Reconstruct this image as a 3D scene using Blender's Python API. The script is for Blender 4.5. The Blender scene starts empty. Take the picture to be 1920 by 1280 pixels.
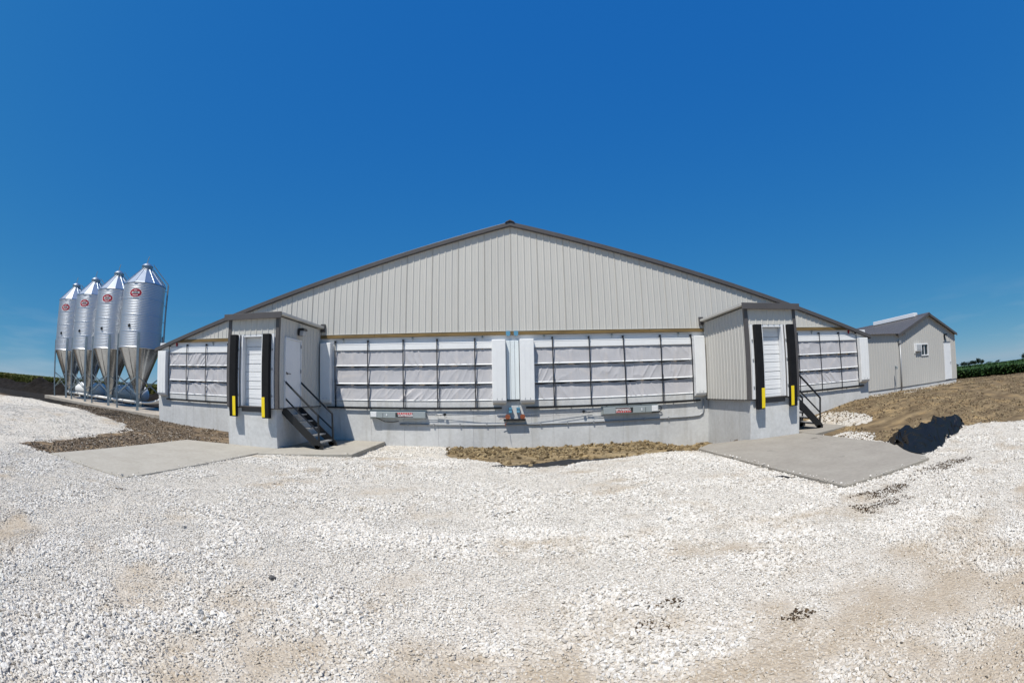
import bpy, bmesh, math, random
import numpy as np
from mathutils import Vector, Matrix, Euler

random.seed(7)
RNG = np.random.default_rng(11)
SC = bpy.context.scene
COL = SC.collection

# ------------------------------------------------------------------ camera (15.9 mm full-frame fisheye), sky, sun, exposure
CAM = Vector((0.0424, -15.1386, 1.7846))
YAW, PITCH, ROLL = -0.0031, 0.1056, -0.0186
cam = bpy.data.cameras.new('camera')
cam.type = 'PANO'
cam.panorama_type = 'FISHEYE_EQUISOLID'
cam.sensor_width = 36.0
cam.sensor_fit = 'HORIZONTAL'
cam.fisheye_lens = 847.751 / 1920 * 36.0
cam.fisheye_fov = math.radians(220)
cam.clip_start, cam.clip_end = 0.05, 20000
camo = bpy.data.objects.new('camera', cam)
COL.objects.link(camo)
fw = Vector((math.sin(YAW) * math.cos(PITCH), math.cos(YAW) * math.cos(PITCH), math.sin(PITCH)))
rt = Vector((math.cos(YAW), -math.sin(YAW), 0))
up = rt.cross(fw)
r2 = rt * math.cos(ROLL) + up * math.sin(ROLL)
u2 = -rt * math.sin(ROLL) + up * math.cos(ROLL)
m = Matrix((r2, u2, -fw)).transposed().to_4x4()
m.translation = CAM
camo.matrix_world = m
SC.camera = camo

LIGHT = Vector((0.285, 0.44, -1.0)).normalized()      # the way sunlight travels
SUN_EL = math.asin(-LIGHT.z)
SUN_AZ = math.atan2(-LIGHT.x, -LIGHT.y)               # clockwise from +Y
world = bpy.data.worlds.new('World')
SC.world = world
world.use_nodes = True
wn, wl = world.node_tree.nodes, world.node_tree.links
wn.clear()
wo = wn.new('ShaderNodeOutputWorld')
bg = wn.new('ShaderNodeBackground')
sky = wn.new('ShaderNodeTexSky')
sky.sky_type = 'NISHITA'
sky.sun_disc = False
sky.sun_elevation = SUN_EL
sky.sun_rotation = SUN_AZ
sky.altitude = 300
sky.air_density = 0.5
sky.dust_density = 0.0
sky.ozone_density = 3.0
bg.inputs['Strength'].default_value = 0.10
# the camera's colour response to the sky: each channel a power of the physical sky
sep = wn.new('ShaderNodeSeparateColor')
cmb = wn.new('ShaderNodeCombineColor')
wl.new(sky.outputs[0], sep.inputs[0])
for ch, (k, g) in enumerate(((.30, 1.13), (1.40, .48), (3.85, .11))):
    pw = wn.new('ShaderNodeMath')
    pw.operation = 'POWER'
    pw.inputs[1].default_value = g
    ml = wn.new('ShaderNodeMath')
    ml.operation = 'MULTIPLY'
    ml.inputs[1].default_value = k
    wl.new(sep.outputs[ch], pw.inputs[0])
    wl.new(pw.outputs[0], ml.inputs[0])
    wl.new(ml.outputs[0], cmb.inputs[ch])
# thin wisps of cirrus low over the horizon
wtc = wn.new('ShaderNodeTexCoord')
wmp = wn.new('ShaderNodeMapping')
wmp.inputs['Scale'].default_value = (2.2, 2.2, 17)
wmp.inputs['Rotation'].default_value = (.10, .06, 0)
wl.new(wtc.outputs['Generated'], wmp.inputs[0])
wno = wn.new('ShaderNodeTexNoise')
wno.inputs['Scale'].default_value = 1.6
wno.inputs['Detail'].default_value = 6
wl.new(wmp.outputs[0], wno.inputs['Vector'])
wrp = wn.new('ShaderNodeValToRGB')
wrp.color_ramp.elements[0].position, wrp.color_ramp.elements[1].position = .52, .80
wl.new(wno.outputs['Fac'], wrp.inputs[0])
wsx = wn.new('ShaderNodeSeparateXYZ')
wl.new(wtc.outputs['Generated'], wsx.inputs[0])
wmr = wn.new('ShaderNodeMapRange')
wmr.inputs['From Min'].default_value, wmr.inputs['From Max'].default_value = .03, .16
wmr.inputs['To Min'].default_value, wmr.inputs['To Max'].default_value = .30, 0
wl.new(wsx.outputs['Z'], wmr.inputs['Value'])
wml = wn.new('ShaderNodeMath')
wml.operation = 'MULTIPLY'
wl.new(wrp.outputs[0], wml.inputs[0])
wl.new(wmr.outputs[0], wml.inputs[1])
wmx = wn.new('ShaderNodeMix')
wmx.data_type = 'RGBA'
wmx.inputs[7].default_value = (5.2, 5.8, 6.3, 1)
wl.new(wml.outputs[0], wmx.inputs[0])
wl.new(cmb.outputs[0], wmx.inputs[6])
wl.new(wmx.outputs[2], bg.inputs['Color'])
wl.new(bg.outputs[0], wo.inputs['Surface'])

sun = bpy.data.lights.new('sun', 'SUN')
sun.energy = 5.0
sun.angle = math.radians(0.53)
sun.color = (1.0, 0.955, 0.875)
suno = bpy.data.objects.new('sun', sun)
COL.objects.link(suno)
suno.rotation_euler = LIGHT.to_track_quat('-Z', 'Y').to_euler()
suno.location = (-20, -40, 60)

vs = SC.view_settings
vs.view_transform = 'Standard'
vs.look = 'None'
vs.exposure = 0.14
vs.gamma = 1.0
vs.use_curve_mapping = False
SC.render.engine = 'CYCLES'
SC.cycles.use_denoising = True
SC.cycles.max_bounces = 8
SC.cycles.diffuse_bounces = 2
SC.cycles.transparent_max_bounces = 12
SC.render.film_transparent = False


# ------------------------------------------------------------------ helpers
def S(t):
    t = np.clip(t, 0, 1)
    return t * t * (3 - 2 * t)


def vnoise(x, y, sc, seed=0):
    """smooth value noise, 0..1"""
    x = np.asarray(x, float) / sc + seed * 17.31
    y = np.asarray(y, float) / sc - seed * 9.73
    xi, yi = np.floor(x), np.floor(y)
    fx, fy = S(x - xi), S(y - yi)

    def h(a, b):
        v = np.sin(a * 127.1 + b * 311.7 + seed * 74.7) * 43758.5453
        return v - np.floor(v)
    return (h(xi, yi) * (1 - fx) + h(xi + 1, yi) * fx) * (1 - fy) + (h(xi, yi + 1) * (1 - fx) + h(xi + 1, yi + 1) * fx) * fy


def fbm(x, y, sc, seed=0, n=4):
    s, a, t = 0, 1, 0
    for i in range(n):
        s = s + a * vnoise(x, y, sc / 2 ** i, seed + i * 3)
        t += a
        a *= .55
    return s / t


def inpoly(x, y, P):
    x, y = np.asarray(x, float), np.asarray(y, float)
    r = np.zeros(x.shape, bool)
    n = len(P)
    for i in range(n):
        (x0, y0), (x1, y1) = P[i], P[(i + 1) % n]
        if y0 == y1:
            continue
        r ^= ((y0 > y) != (y1 > y)) & (x < (x1 - x0) * (y - y0) / (y1 - y0) + x0)
    return r


class MB:
    def __init__(self):
        self.v, self.f = [], []

    def add(self, v, f):
        o = len(self.v)
        self.v += [tuple(p) for p in v]
        self.f += [tuple(i + o for i in q) for q in f]
        return self

    def box(self, x0, x1, y0, y1, z0, z1):
        return self.add([(x0, y0, z0), (x1, y0, z0), (x1, y1, z0), (x0, y1, z0), (x0, y0, z1), (x1, y0, z1), (x1, y1, z1), (x0, y1, z1)],
                        [(0, 3, 2, 1), (4, 5, 6, 7), (0, 1, 5, 4), (1, 2, 6, 5), (2, 3, 7, 6), (3, 0, 4, 7)])

    def beam(self, a, b, w, h, upv=(0, 0, 1)):
        """rectangular bar from a to b: w across, h along upv"""
        a, b = Vector(a), Vector(b)
        d = (b - a).normalized()
        s = d.cross(Vector(upv))
        if s.length < 1e-4:
            s = d.cross(Vector((1, 0, 0)))
        s.normalize()
        t = s.cross(d)
        q = [s * w / 2 * i + t * h / 2 * j for i, j in ((-1, -1), (1, -1), (1, 1), (-1, 1))]
        return self.add([a + p for p in q] + [b + p for p in q],
                        [(3, 2, 1, 0), (4, 5, 6, 7), (0, 1, 5, 4), (1, 2, 6, 5), (2, 3, 7, 6), (3, 0, 4, 7)])

    def tube(self, pts, r, n=8, cap=True):
        pts = [Vector(p) for p in pts]
        rs = r if isinstance(r, (list, tuple)) else [r] * len(pts)
        rings = []
        ref = None
        for i, p in enumerate(pts):
            d = (pts[min(i + 1, len(pts) - 1)] - pts[max(i - 1, 0)]).normalized()
            if ref is None:
                ref = d.orthogonal().normalized()
            ref = (ref - d * ref.dot(d)).normalized()
            b = d.cross(ref)
            rings.append([p + (ref * math.cos(2 * math.pi * k / n) + b * math.sin(2 * math.pi * k / n)) * rs[i] for k in range(n)])
        v = [q for R in rings for q in R]
        f = []
        for i in range(len(rings) - 1):
            for k in range(n):
                f.append((i * n + k, i * n + (k + 1) % n, (i + 1) * n + (k + 1) % n, (i + 1) * n + k))
        if cap:
            f.append(tuple(range(n - 1, -1, -1)))
            f.append(tuple((len(rings) - 1) * n + k for k in range(n)))
        return self.add(v, f)

    def lathe(self, prof, n=32, c=(0, 0, 0), axis='Z'):
        v, f = [], []
        for r, z in prof:
            for k in range(n):
                a = 2 * math.pi * k / n
                p = (r * math.cos(a), r * math.sin(a), z)
                if axis == 'X':
                    p = (z, p[0], p[1])
                if axis == 'Y':
                    p = (p[0], z, p[1])
                v.append((p[0] + c[0], p[1] + c[1], p[2] + c[2]))
        for i in range(len(prof) - 1):
            for k in range(n):
                q = (i * n + k, i * n + (k + 1) % n, (i + 1) * n + (k + 1) % n, (i + 1) * n + k)
                f.append(q if axis == 'Z' else q[::-1] if axis == 'Y' else q)
        return self.add(v, f)

    def prism(self, poly, axis, a, b):
        """closed polygon extruded along axis ('x','y','z') from a to b; poly gives the two other coordinates in order"""
        def P(p, t):
            return {'x': (t, p[0], p[1]), 'y': (p[0], t, p[1]), 'z': (p[0], p[1], t)}[axis]
        n = len(poly)
        return self.add([P(p, a) for p in poly] + [P(p, b) for p in poly],
                        [tuple(range(n))[::-1], tuple(range(n, 2 * n))] + [(i, (i + 1) % n, n + (i + 1) % n, n + i) for i in range(n)])

    def mesh(self, name):
        me = bpy.data.meshes.new(name)
        me.from_pydata(self.v, [], self.f)
        bm = bmesh.new()
        bm.from_mesh(me)
        bmesh.ops.recalc_face_normals(bm, faces=bm.faces)
        bm.to_mesh(me)
        bm.free()
        return me


def tag(o, label=None, cat=None, group=None, kind=None):
    if label:
        o['label'] = label
    if cat:
        o['category'] = cat
    if group:
        o['group'] = group
    if kind:
        o['kind'] = kind
    return o


def link(name, me, mat, parent=None, smooth=False, bevel=0):
    if mat is not None and not me.materials:
        me.materials.append(mat)
    if smooth:
        for p in me.polygons:
            p.use_smooth = True
    o = bpy.data.objects.new(name, me)
    COL.objects.link(o)
    if parent is not None:
        o.parent = parent
        pw = Vector((0, 0, 0))
        q = parent
        while q is not None:
            pw = pw + q.location if q.parent is None else pw
            q = q.parent
        root = parent
        while root.parent is not None:
            root = root.parent
        o.matrix_parent_inverse = Matrix.Translation(-root.location) if parent is root else Matrix.Identity(4)
    if bevel:
        b = o.modifiers.new('bevel', 'BEVEL')
        b.width = bevel
        b.segments = 2
        b.limit_method = 'ANGLE'
        b.angle_limit = math.radians(40)
    return o


def obj(name, mb, mat, parent=None, smooth=False, bevel=0):
    return link(name, mb.mesh(name), mat, parent, smooth, bevel)


def box(name, mat, parent, x0, x1, y0, y1, z0, z1, bevel=0):
    return obj(name, MB().box(x0, x1, y0, y1, z0, z1), mat, parent, bevel=bevel)


def thing(name, loc, label, cat, group=None):
    o = bpy.data.objects.new(name, None)
    o.empty_display_size = .2
    COL.objects.link(o)
    o.location = loc
    return tag(o, label, cat, group)


def dup(root, delta):
    """a copy of a thing with its parts and sub-parts, moved by delta"""
    def rec(o, parent):
        c = o.copy()
        COL.objects.link(c)
        if parent is not None:
            c.parent = parent
            c.matrix_parent_inverse = o.matrix_parent_inverse.copy()
        for ch in list(kids.get(o.name, [])):
            rec(ch, c)
        return c
    kids = {}
    for o in list(SC.objects):
        if o.parent is not None:
            kids.setdefault(o.parent.name, []).append(o)
    r = rec(root, None)
    r.location = root.location + Vector(delta)
    return r


# ------------------------------------------------------------------ materials
def mat(name, col, rough=.6, metal=0., spec=.5, var=0., vscale=3., bump=0., bscale=40., bdist=.01, tint=None, rvar=0., stretch=None, objvar=0.):
    m_ = bpy.data.materials.new(name)
    m_.use_nodes = True
    N, L = m_.node_tree.nodes, m_.node_tree.links
    b = N['Principled BSDF']
    b.inputs['Base Color'].default_value = (*col, 1)
    b.inputs['Roughness'].default_value = rough
    b.inputs['Metallic'].default_value = metal
    b.inputs['Specular IOR Level'].default_value = spec
    if var or bump or rvar:
        tc = N.new('ShaderNodeTexCoord')
        src = tc.outputs['Object']
        if stretch:
            mp = N.new('ShaderNodeMapping')
            mp.inputs['Scale'].default_value = stretch
            L.new(src, mp.inputs[0])
            src = mp.outputs[0]
    if var or rvar:
        n = N.new('ShaderNodeTexNoise')
        n.inputs['Scale'].default_value = vscale
        n.inputs['Detail'].default_value = 6
        n.inputs['Roughness'].default_value = .62
        L.new(src, n.inputs['Vector'])
    if var:
        rp = N.new('ShaderNodeValToRGB')
        rp.color_ramp.elements[0].position = .3
        rp.color_ramp.elements[1].position = .7
        t = tint or tuple(c * (1 - var) for c in col)
        rp.color_ramp.elements[0].color = (*t, 1)
        rp.color_ramp.elements[1].color = (*[min(1, c * (1 + var * .5)) for c in col], 1)
        L.new(n.outputs['Fac'], rp.inputs[0])
        L.new(rp.outputs[0], b.inputs['Base Color'])
    if objvar:
        oi = N.new('ShaderNodeObjectInfo')
        om = N.new('ShaderNodeMapRange')
        om.inputs['To Min'].default_value = 1 - objvar
        om.inputs['To Max'].default_value = 1 + objvar
        L.new(oi.outputs['Random'], om.inputs['Value'])
        hv = N.new('ShaderNodeHueSaturation')
        L.new(om.outputs[0], hv.inputs['Value'])
        if var:
            L.new(rp.outputs[0], hv.inputs['Color'])
        else:
            hv.inputs['Color'].default_value = (*col, 1)
        L.new(hv.outputs[0], b.inputs['Base Color'])
    if rvar:
        mr = N.new('ShaderNodeMapRange')
        mr.inputs['To Min'].default_value = rough - rvar
        mr.inputs['To Max'].default_value = rough + rvar
        L.new(n.outputs['Fac'], mr.inputs['Value'])
        L.new(mr.outputs[0], b.inputs['Roughness'])
    if bump:
        n2 = N.new('ShaderNodeTexNoise')
        n2.inputs['Scale'].default_value = bscale
        n2.inputs['Detail'].default_value = 4
        L.new(src, n2.inputs['Vector'])
        bp = N.new('ShaderNodeBump')
        bp.inputs['Strength'].default_value = bump
        bp.inputs['Distance'].default_value = bdist
        L.new(n2.outputs['Fac'], bp.inputs['Height'])
        L.new(bp.outputs[0], b.inputs['Normal'])
    return m_


def concrete_mat(name, col, dark, streak=True, spots=()):
    m_ = bpy.data.materials.new(name)
    m_.use_nodes = True
    N, L = m_.node_tree.nodes, m_.node_tree.links
    b = N['Principled BSDF']
    b.inputs['Roughness'].default_value = .85
    b.inputs['Specular IOR Level'].default_value = .25
    tc = N.new('ShaderNodeTexCoord')

    def noise(scale, mapping=None, detail=6, rough=.6):
        n = N.new('ShaderNodeTexNoise')
        n.inputs['Scale'].default_value = scale
        n.inputs['Detail'].default_value = detail
        n.inputs['Roughness'].default_value = rough
        if mapping:
            mp = N.new('ShaderNodeMapping')
            mp.inputs['Scale'].default_value = mapping
            L.new(tc.outputs['Object'], mp.inputs[0])
            L.new(mp.outputs[0], n.inputs['Vector'])
        else:
            L.new(tc.outputs['Object'], n.inputs['Vector'])
        return n.outputs['Fac']

    def ramp(src, p0, p1, c0, c1):
        r = N.new('ShaderNodeValToRGB')
        r.color_ramp.elements[0].position, r.color_ramp.elements[1].position = p0, p1
        r.color_ramp.elements[0].color, r.color_ramp.elements[1].color = (*c0, 1), (*c1, 1)
        L.new(src, r.inputs[0])
        return r.outputs[0]

    def mixc(f, a, bb):
        x = N.new('ShaderNodeMix')
        x.data_type = 'RGBA'
        if isinstance(f, float):
            x.inputs[0].default_value = f
        else:
            L.new(f, x.inputs[0])
        L.new(a, x.inputs[6])
        L.new(bb, x.inputs[7])
        return x.outputs[2]
    base = ramp(noise(1.3), .35, .68, dark, col)
    fine = ramp(noise(9, detail=8, rough=.7), .3, .7, tuple(c * .86 for c in dark), tuple(min(1, c * 1.06) for c in col))
    c = mixc(.45, base, fine)
    if streak:
        st = ramp(noise(2.2, (1, 1, .16), 5), .52, .74, (0, 0, 0), (1, 1, 1))
        dk = N.new('ShaderNodeRGB')
        dk.outputs[0].default_value = (dark[0] * .72, dark[1] * .69, dark[2] * .62, 1)
        half = N.new('ShaderNodeMath')
        half.operation = 'MULTIPLY'
        half.inputs[1].default_value = .55
        L.new(st, half.inputs[0])
        c = mixc(half.outputs[0], c, dk.outputs[0])
    for (sx_, sy_, sz_), (rx_, ry_, rz_), scol_, amt in spots:      # spilt and splashed stains
        mp = N.new('ShaderNodeMapping')
        mp.vector_type = 'TEXTURE'
        mp.inputs['Location'].default_value = (sx_, sy_, sz_)
        mp.inputs['Scale'].default_value = (rx_, ry_, rz_)
        L.new(tc.outputs['Object'], mp.inputs[0])
        ln = N.new('ShaderNodeVectorMath')
        ln.operation = 'LENGTH'
        L.new(mp.outputs[0], ln.inputs[0])
        ad_ = N.new('ShaderNodeMath')
        ad_.operation = 'MULTIPLY_ADD'
        ad_.inputs[1].default_value = 1.6
        L.new(noise(4.5, detail=5), ad_.inputs[0])
        L.new(ln.outputs['Value'], ad_.inputs[2])
        rp_ = ramp(ad_.outputs[0], .95, 1.5, (amt, amt, amt), (0, 0, 0))
        rg = N.new('ShaderNodeRGB')
        rg.outputs[0].default_value = (*scol_, 1)
        c = mixc(rp_, c, rg.outputs[0])
    L.new(c, b.inputs['Base Color'])
    bp = N.new('ShaderNodeBump')
    bp.inputs['Strength'].default_value = .25
    bp.inputs['Distance'].default_value = .01
    L.new(noise(35, detail=5), bp.inputs['Height'])
    L.new(bp.outputs[0], b.inputs['Normal'])
    return m_


M = {}
M['siding_dimmed'] = mat('siding_steel_dimmed', (.46, .45, .425), .42, 0, .5, var=.04, vscale=1.2, bump=.10, bscale=2.2, bdist=.02, rvar=.08, objvar=.018, stretch=(1, 1, .35))  # same steel as the barn siding, lens vignetting painted in as a darker colour
M['siding'] = mat('siding_steel', (.53, .515, .475), .42, 0, .5, var=.04, vscale=1.2, bump=.10, bscale=2.2, bdist=.02, rvar=.08, objvar=.018, stretch=(1, 1, .35))
M['trim'] = mat('dark_trim_steel', (.085, .078, .076), .42, 0, .5, var=.1, vscale=4)
M['roof'] = mat('roof_steel', (.11, .105, .105), .4, 0, .5, var=.08, vscale=2)
M['white'] = mat('white_painted_steel', (.74, .75, .76), .38, 0, .5, var=.05, vscale=2, bump=.04, bscale=8)
M['whitepl'] = mat('white_plastic', (.76, .77, .77), .5, 0, .4, var=.04, vscale=3)
M['bluewhite'] = mat('pale_blue_plastic', (.70, .755, .77), .45, 0, .4, var=.04, vscale=3)
M['wood'] = mat('treated_lumber', (.20, .135, .055), .75, 0, .3, var=.45, vscale=3, stretch=(.5, 6, 8), bump=.2, bscale=30)
M['stud'] = mat('framing_lumber', (.52, .39, .25), .8, 0, .2, var=.2, vscale=4)
M['concrete'] = concrete_mat('poured_concrete', (.64, .645, .64), (.50, .50, .49))
M['slab'] = concrete_mat('slab_concrete', (.40, .375, .325), (.31, .285, .24), streak=False)
M['slab_dim_stained'] = concrete_mat('dimmed_stained_slab_concrete', (.325, .30, .255), (.25, .225, .19), streak=False,  # slab base colour darkened to imitate lens vignetting; the spots are real stains
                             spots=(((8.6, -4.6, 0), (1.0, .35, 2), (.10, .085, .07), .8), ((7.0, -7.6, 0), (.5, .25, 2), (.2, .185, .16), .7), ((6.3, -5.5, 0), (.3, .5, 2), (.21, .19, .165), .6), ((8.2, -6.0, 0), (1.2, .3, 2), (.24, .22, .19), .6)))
M['dockconc'] = concrete_mat('dock_concrete', (.64, .645, .64), (.50, .50, .49), spots=(((7.0, -2.2, -.15), (.5, .9, .38), (.19, .14, .085), .8), ((-8.0, -3.2, 1.1), (.8, 1, .28), (.40, .36, .29), .5), ((7.9, -3.2, 1.1), (.8, 1, .30), (.40, .36, .29), .55)))
M['slabside'] = concrete_mat('pad_concrete', (.44, .40, .345), (.32, .28, .235))
M['black'] = mat('black_rubber', (.010, .010, .011), .6, 0, .2, var=.3, vscale=5, bump=.15, bscale=18)
M['blackpaint'] = mat('black_painted_steel', (.012, .012, .013), .35, 0, .5)
M['strap'] = mat('black_strap', (.012, .012, .014), .6)
M['yellow'] = mat('yellow_strip', (.80, .60, .01), .45)
M['tread'] = mat('galvanised_grating', (.42, .42, .41), .55, .4, .5, var=.3, vscale=14)
M['galv'] = mat('galvanised_steel', (.60, .62, .645), .42, .95, .5)
M['galvhop'] = mat('galvanised_hopper', (.46, .475, .48), .24, .95, .5, var=.18, vscale=3, rvar=.06, stretch=(2, 2, .4))
M['galvroof'] = mat('galvanised_roof', (.56, .60, .64), .34, .95, .5, var=.08, vscale=4)
M['leg'] = mat('galvanised_leg', (.30, .35, .37), .45, .6, .5, var=.2, vscale=4)
M['greybox'] = mat('grey_enamel', (.34, .38, .385), .35, .2, .5, var=.06, vscale=5)
M['conduit'] = mat('grey_conduit', (.33, .34, .35), .45, .3, .5)
M['red'] = mat('red_print', (.36, .010, .025), .4)
M['redlabel'] = mat('red_label', (.55, .02, .02), .4)
M['maroon'] = mat('maroon_print', (.13, .012, .015), .4)
M['white_print'] = mat('white_print', (.8, .8, .8), .45)
M['dark_print'] = mat('dark_print', (.03, .035, .035), .45)
M['orange'] = mat('orange_pulley', (.26, .075, .03), .5, var=.2, vscale=12)
M['blue'] = mat('blue_pulley', (.10, .27, .40), .4)
M['glass'] = mat('window_glass', (.02, .022, .025), .05, 0, .6)
M['lampglass'] = mat('lamp_lens', (.35, .36, .37), .15, 0, .5)
M['tank'] = mat('white_tank_paint', (.78, .78, .76), .32, 0, .5, var=.06, vscale=2)
M['pipe'] = mat('white_pvc', (.76, .75, .72), .35, 0, .5)
M['tarp'] = mat('black_plastic_sheet', (.013, .012, .011), .33, 0, .16, var=.3, vscale=3, bump=.25, bscale=9, bdist=.01)
def plastic_mat():
    m_ = bpy.data.materials.new('black_plastic_film')
    m_.use_nodes = True
    N, L = m_.node_tree.nodes, m_.node_tree.links
    N.clear()
    out = N.new('ShaderNodeOutputMaterial')
    d = N.new('ShaderNodeBsdfDiffuse')
    d.inputs[0].default_value = (.008, .0075, .007, 1)
    g = N.new('ShaderNodeBsdfGlossy')
    g.inputs[0].default_value = (1, .86, .70, 1)
    g.inputs['Roughness'].default_value = .27
    mx = N.new('ShaderNodeMixShader')
    mx.inputs[0].default_value = .10
    L.new(d.outputs[0], mx.inputs[1])
    L.new(g.outputs[0], mx.inputs[2])
    L.new(mx.outputs[0], out.inputs[0])
    return m_


M['tarp'] = plastic_mat()
M['fabric_black'] = mat('black_geotextile', (.02, .021, .022), .7, 0, .3, bump=.3, bscale=20)
M['dark_in'] = mat('dark_interior', (.10, .10, .10), .9)
M['darksoil'] = mat('black_topsoil', (.016, .0135, .0115), .95, 0, .1, var=.5, vscale=1.5, bump=.9, bscale=5, bdist=.12)
M['bark'] = mat('bark', (.06, .05, .04), .9)
M['leafdark'] = mat('tree_leaves', (.018, .032, .02), .8, 0, .2, var=.4, vscale=.4)


def curtain_mat():
    m_ = bpy.data.materials.new('curtain_fabric')
    m_.use_nodes = True
    N, L = m_.node_tree.nodes, m_.node_tree.links
    N.clear()
    out = N.new('ShaderNodeOutputMaterial')
    d = N.new('ShaderNodeBsdfDiffuse')
    d.inputs[0].default_value = (.72, .71, .73, 1)
    t = N.new('ShaderNodeBsdfTranslucent')
    t.inputs[0].default_value = (.55, .54, .56, 1)
    g = N.new('ShaderNodeBsdfGlossy')
    g.inputs['Roughness'].default_value = .35
    tr = N.new('ShaderNodeBsdfTransparent')
    m1, m2, m3 = (N.new('ShaderNodeMixShader') for _ in range(3))
    m1.inputs[0].default_value = .22
    m2.inputs[0].default_value = .05
    m3.inputs[0].default_value = .23
    L.new(d.outputs[0], m1.inputs[1])
    L.new(t.outputs[0], m1.inputs[2])
    L.new(m1.outputs[0], m2.inputs[1])
    L.new(g.outputs[0], m2.inputs[2])
    L.new(m2.outputs[0], m3.inputs[1])
    L.new(tr.outputs[0], m3.inputs[2])
    L.new(m3.outputs[0], out.inputs[0])
    return m_


M['curtain'] = curtain_mat()


def rnd_mat(name, cols, rough=.85, bump=.3, bscale=60, dust=None):
    """colour picked per scattered piece"""
    m_ = bpy.data.materials.new(name)
    m_.use_nodes = True
    N, L = m_.node_tree.nodes, m_.node_tree.links
    b = N['Principled BSDF']
    b.inputs['Roughness'].default_value = rough
    b.inputs['Specular IOR Level'].default_value = .2
    oi = N.new('ShaderNodeObjectInfo')
    r = N.new('ShaderNodeValToRGB')
    cr = r.color_ramp
    cr.elements[0].position, cr.elements[0].color = cols[0][0], (*cols[0][1], 1)
    cr.elements[1].position, cr.elements[1].color = cols[-1][0], (*cols[-1][1], 1)
    for p, c in cols[1:-1]:
        e = cr.elements.new(p)
        e.color = (*c, 1)
    L.new(oi.outputs['Random'], r.inputs[0])
    colr = r.outputs[0]
    if dust:
        at = N.new('ShaderNodeAttribute')
        at.attribute_type = 'INSTANCER'
        at.attribute_name = 'tone'
        mx = N.new('ShaderNodeMix')
        mx.data_type = 'RGBA'
        L.new(at.outputs['Fac'], mx.inputs[0])
        L.new(colr, mx.inputs[6])
        mx.inputs[7].default_value = (*dust, 1)
        colr = mx.outputs[2]
    L.new(colr, b.inputs['Base Color'])
    if bump:
        tc = N.new('ShaderNodeTexCoord')
        n2 = N.new('ShaderNodeTexNoise')
        n2.inputs['Scale'].default_value = bscale
        L.new(tc.outputs['Object'], n2.inputs['Vector'])
        bp = N.new('ShaderNodeBump')
        bp.inputs['Strength'].default_value = bump
        bp.inputs['Distance'].default_value = .2
        L.new(n2.outputs['Fac'], bp.inputs['Height'])
        L.new(bp.outputs[0], b.inputs['Normal'])
    return m_


M['stone'] = rnd_mat('limestone', [(0, (.24, .21, .17)), (.03, (.44, .40, .345)), (.2, (.60, .56, .50)), (.7, (.675, .64, .58)), (1, (.735, .71, .66))], .9, .3, 3, dust=(.45, .38, .29))
M['clod'] = rnd_mat('soil_clod', [(0, (.09, .065, .043)), (.4, (.17, .125, .075)), (.85, (.26, .20, .12)), (1, (.40, .33, .20))], .95, .5, 4)
M['clodyellow'] = rnd_mat('clay_clod', [(0, (.10, .075, .045)), (.5, (.24, .175, .09)), (1, (.37, .29, .17))], .95, .5, 4)
M['clodgrey'] = rnd_mat('gravelly_soil', [(0, (.06, .045, .03)), (.5, (.16, .12, .085)), (.9, (.27, .22, .165)), (1, (.5, .46, .4))], .95, .4, 4)
M['crumb'] = rnd_mat('brown_crumb', [(0, (.03, .02, .013)), (.5, (.06, .04, .025)), (1, (.13, .09, .05))], .95, .4, 4)
M['cloddark'] = rnd_mat('topsoil_clod', [(0, (.010, .008, .007)), (1, (.03, .025, .02))], .95, .4, 4)
M['soyleaf'] = rnd_mat('soybean_leaf', [(0, (.022, .055, .016)), (.5, (.035, .08, .02)), (1, (.07, .12, .035))], .6, 0)
M['grassleaf'] = rnd_mat('corn_leaf', [(0, (.07, .10, .02)), (.5, (.12, .14, .03)), (1, (.24, .21, .07))], .6, 0)

# ------------------------------------------------------------------ terrain
DIRT_C = [(-2.3, .6), (-2.1, -1.4), (-1.9, -2.2), (-1.0, -3.1), (-.2, -4.9), (1.2, -5.0), (2.6, -3.9), (4.1, -3.0), (4.9, -3.1), (7.2, -3.3), (7.2, .6)]
DIRT_L = [(-8.5, .6), (-8.6, -3.2), (-10.6, -3.4), (-10.6, -9.3), (-11.4, -9.75), (-12.25, -9.85), (-12.4, -7.9), (-12.95, -5.6), (-13.7, -3.9), (-15.1, -2.9),
          (-16.8, -2.7), (-20.3, -2.0), (-28.5, -1.2), (-31, -3.2), (-50, -12), (-300, -100), (-300, 400), (-16, 400), (-15.7, .6)]
DIRT_R = [(8.6, .6), (9.2, -4.3), (9.3, -6.9), (9.2, -8.2), (11.0, -7.4), (12.3, -7.8), (12.9, -8.7), (13.5, -9.9), (20, -22), (60, -70), (3000, -900), (3000, 3000), (8.6, 3000)]
PATCHES = [[(12.5, -.5), (12.7, -2.2), (12.2, -3.6), (11.6, -4.2), (10.8, -3.9), (10.4, -2), (10.7, -.6)], [(9.3, -4.4), (10.1, -4.6), (10.2, -5.2), (9.7, -6.2), (9.3, -6.3)]]
SLABS = [[(-10.74, -9.4), (-7.2, -9.4), (-7.0, -4.4), (-4.45, -3.35), (-4.45, 0), (-8.9, 0), (-8.95, -3.3), (-10.74, -3.4)],
         [(5.0, -3.7), (5.2, -9.65), (7.95, -9.57), (9.05, -7.6), (9.1, -3.195), (7.0, -3.195), (6.9, -3.05), (5.6, -3.08)], [(9.0, -3.75), (11.2, -3.3), (11.2, .0), (9.0, .0)]]


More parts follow.
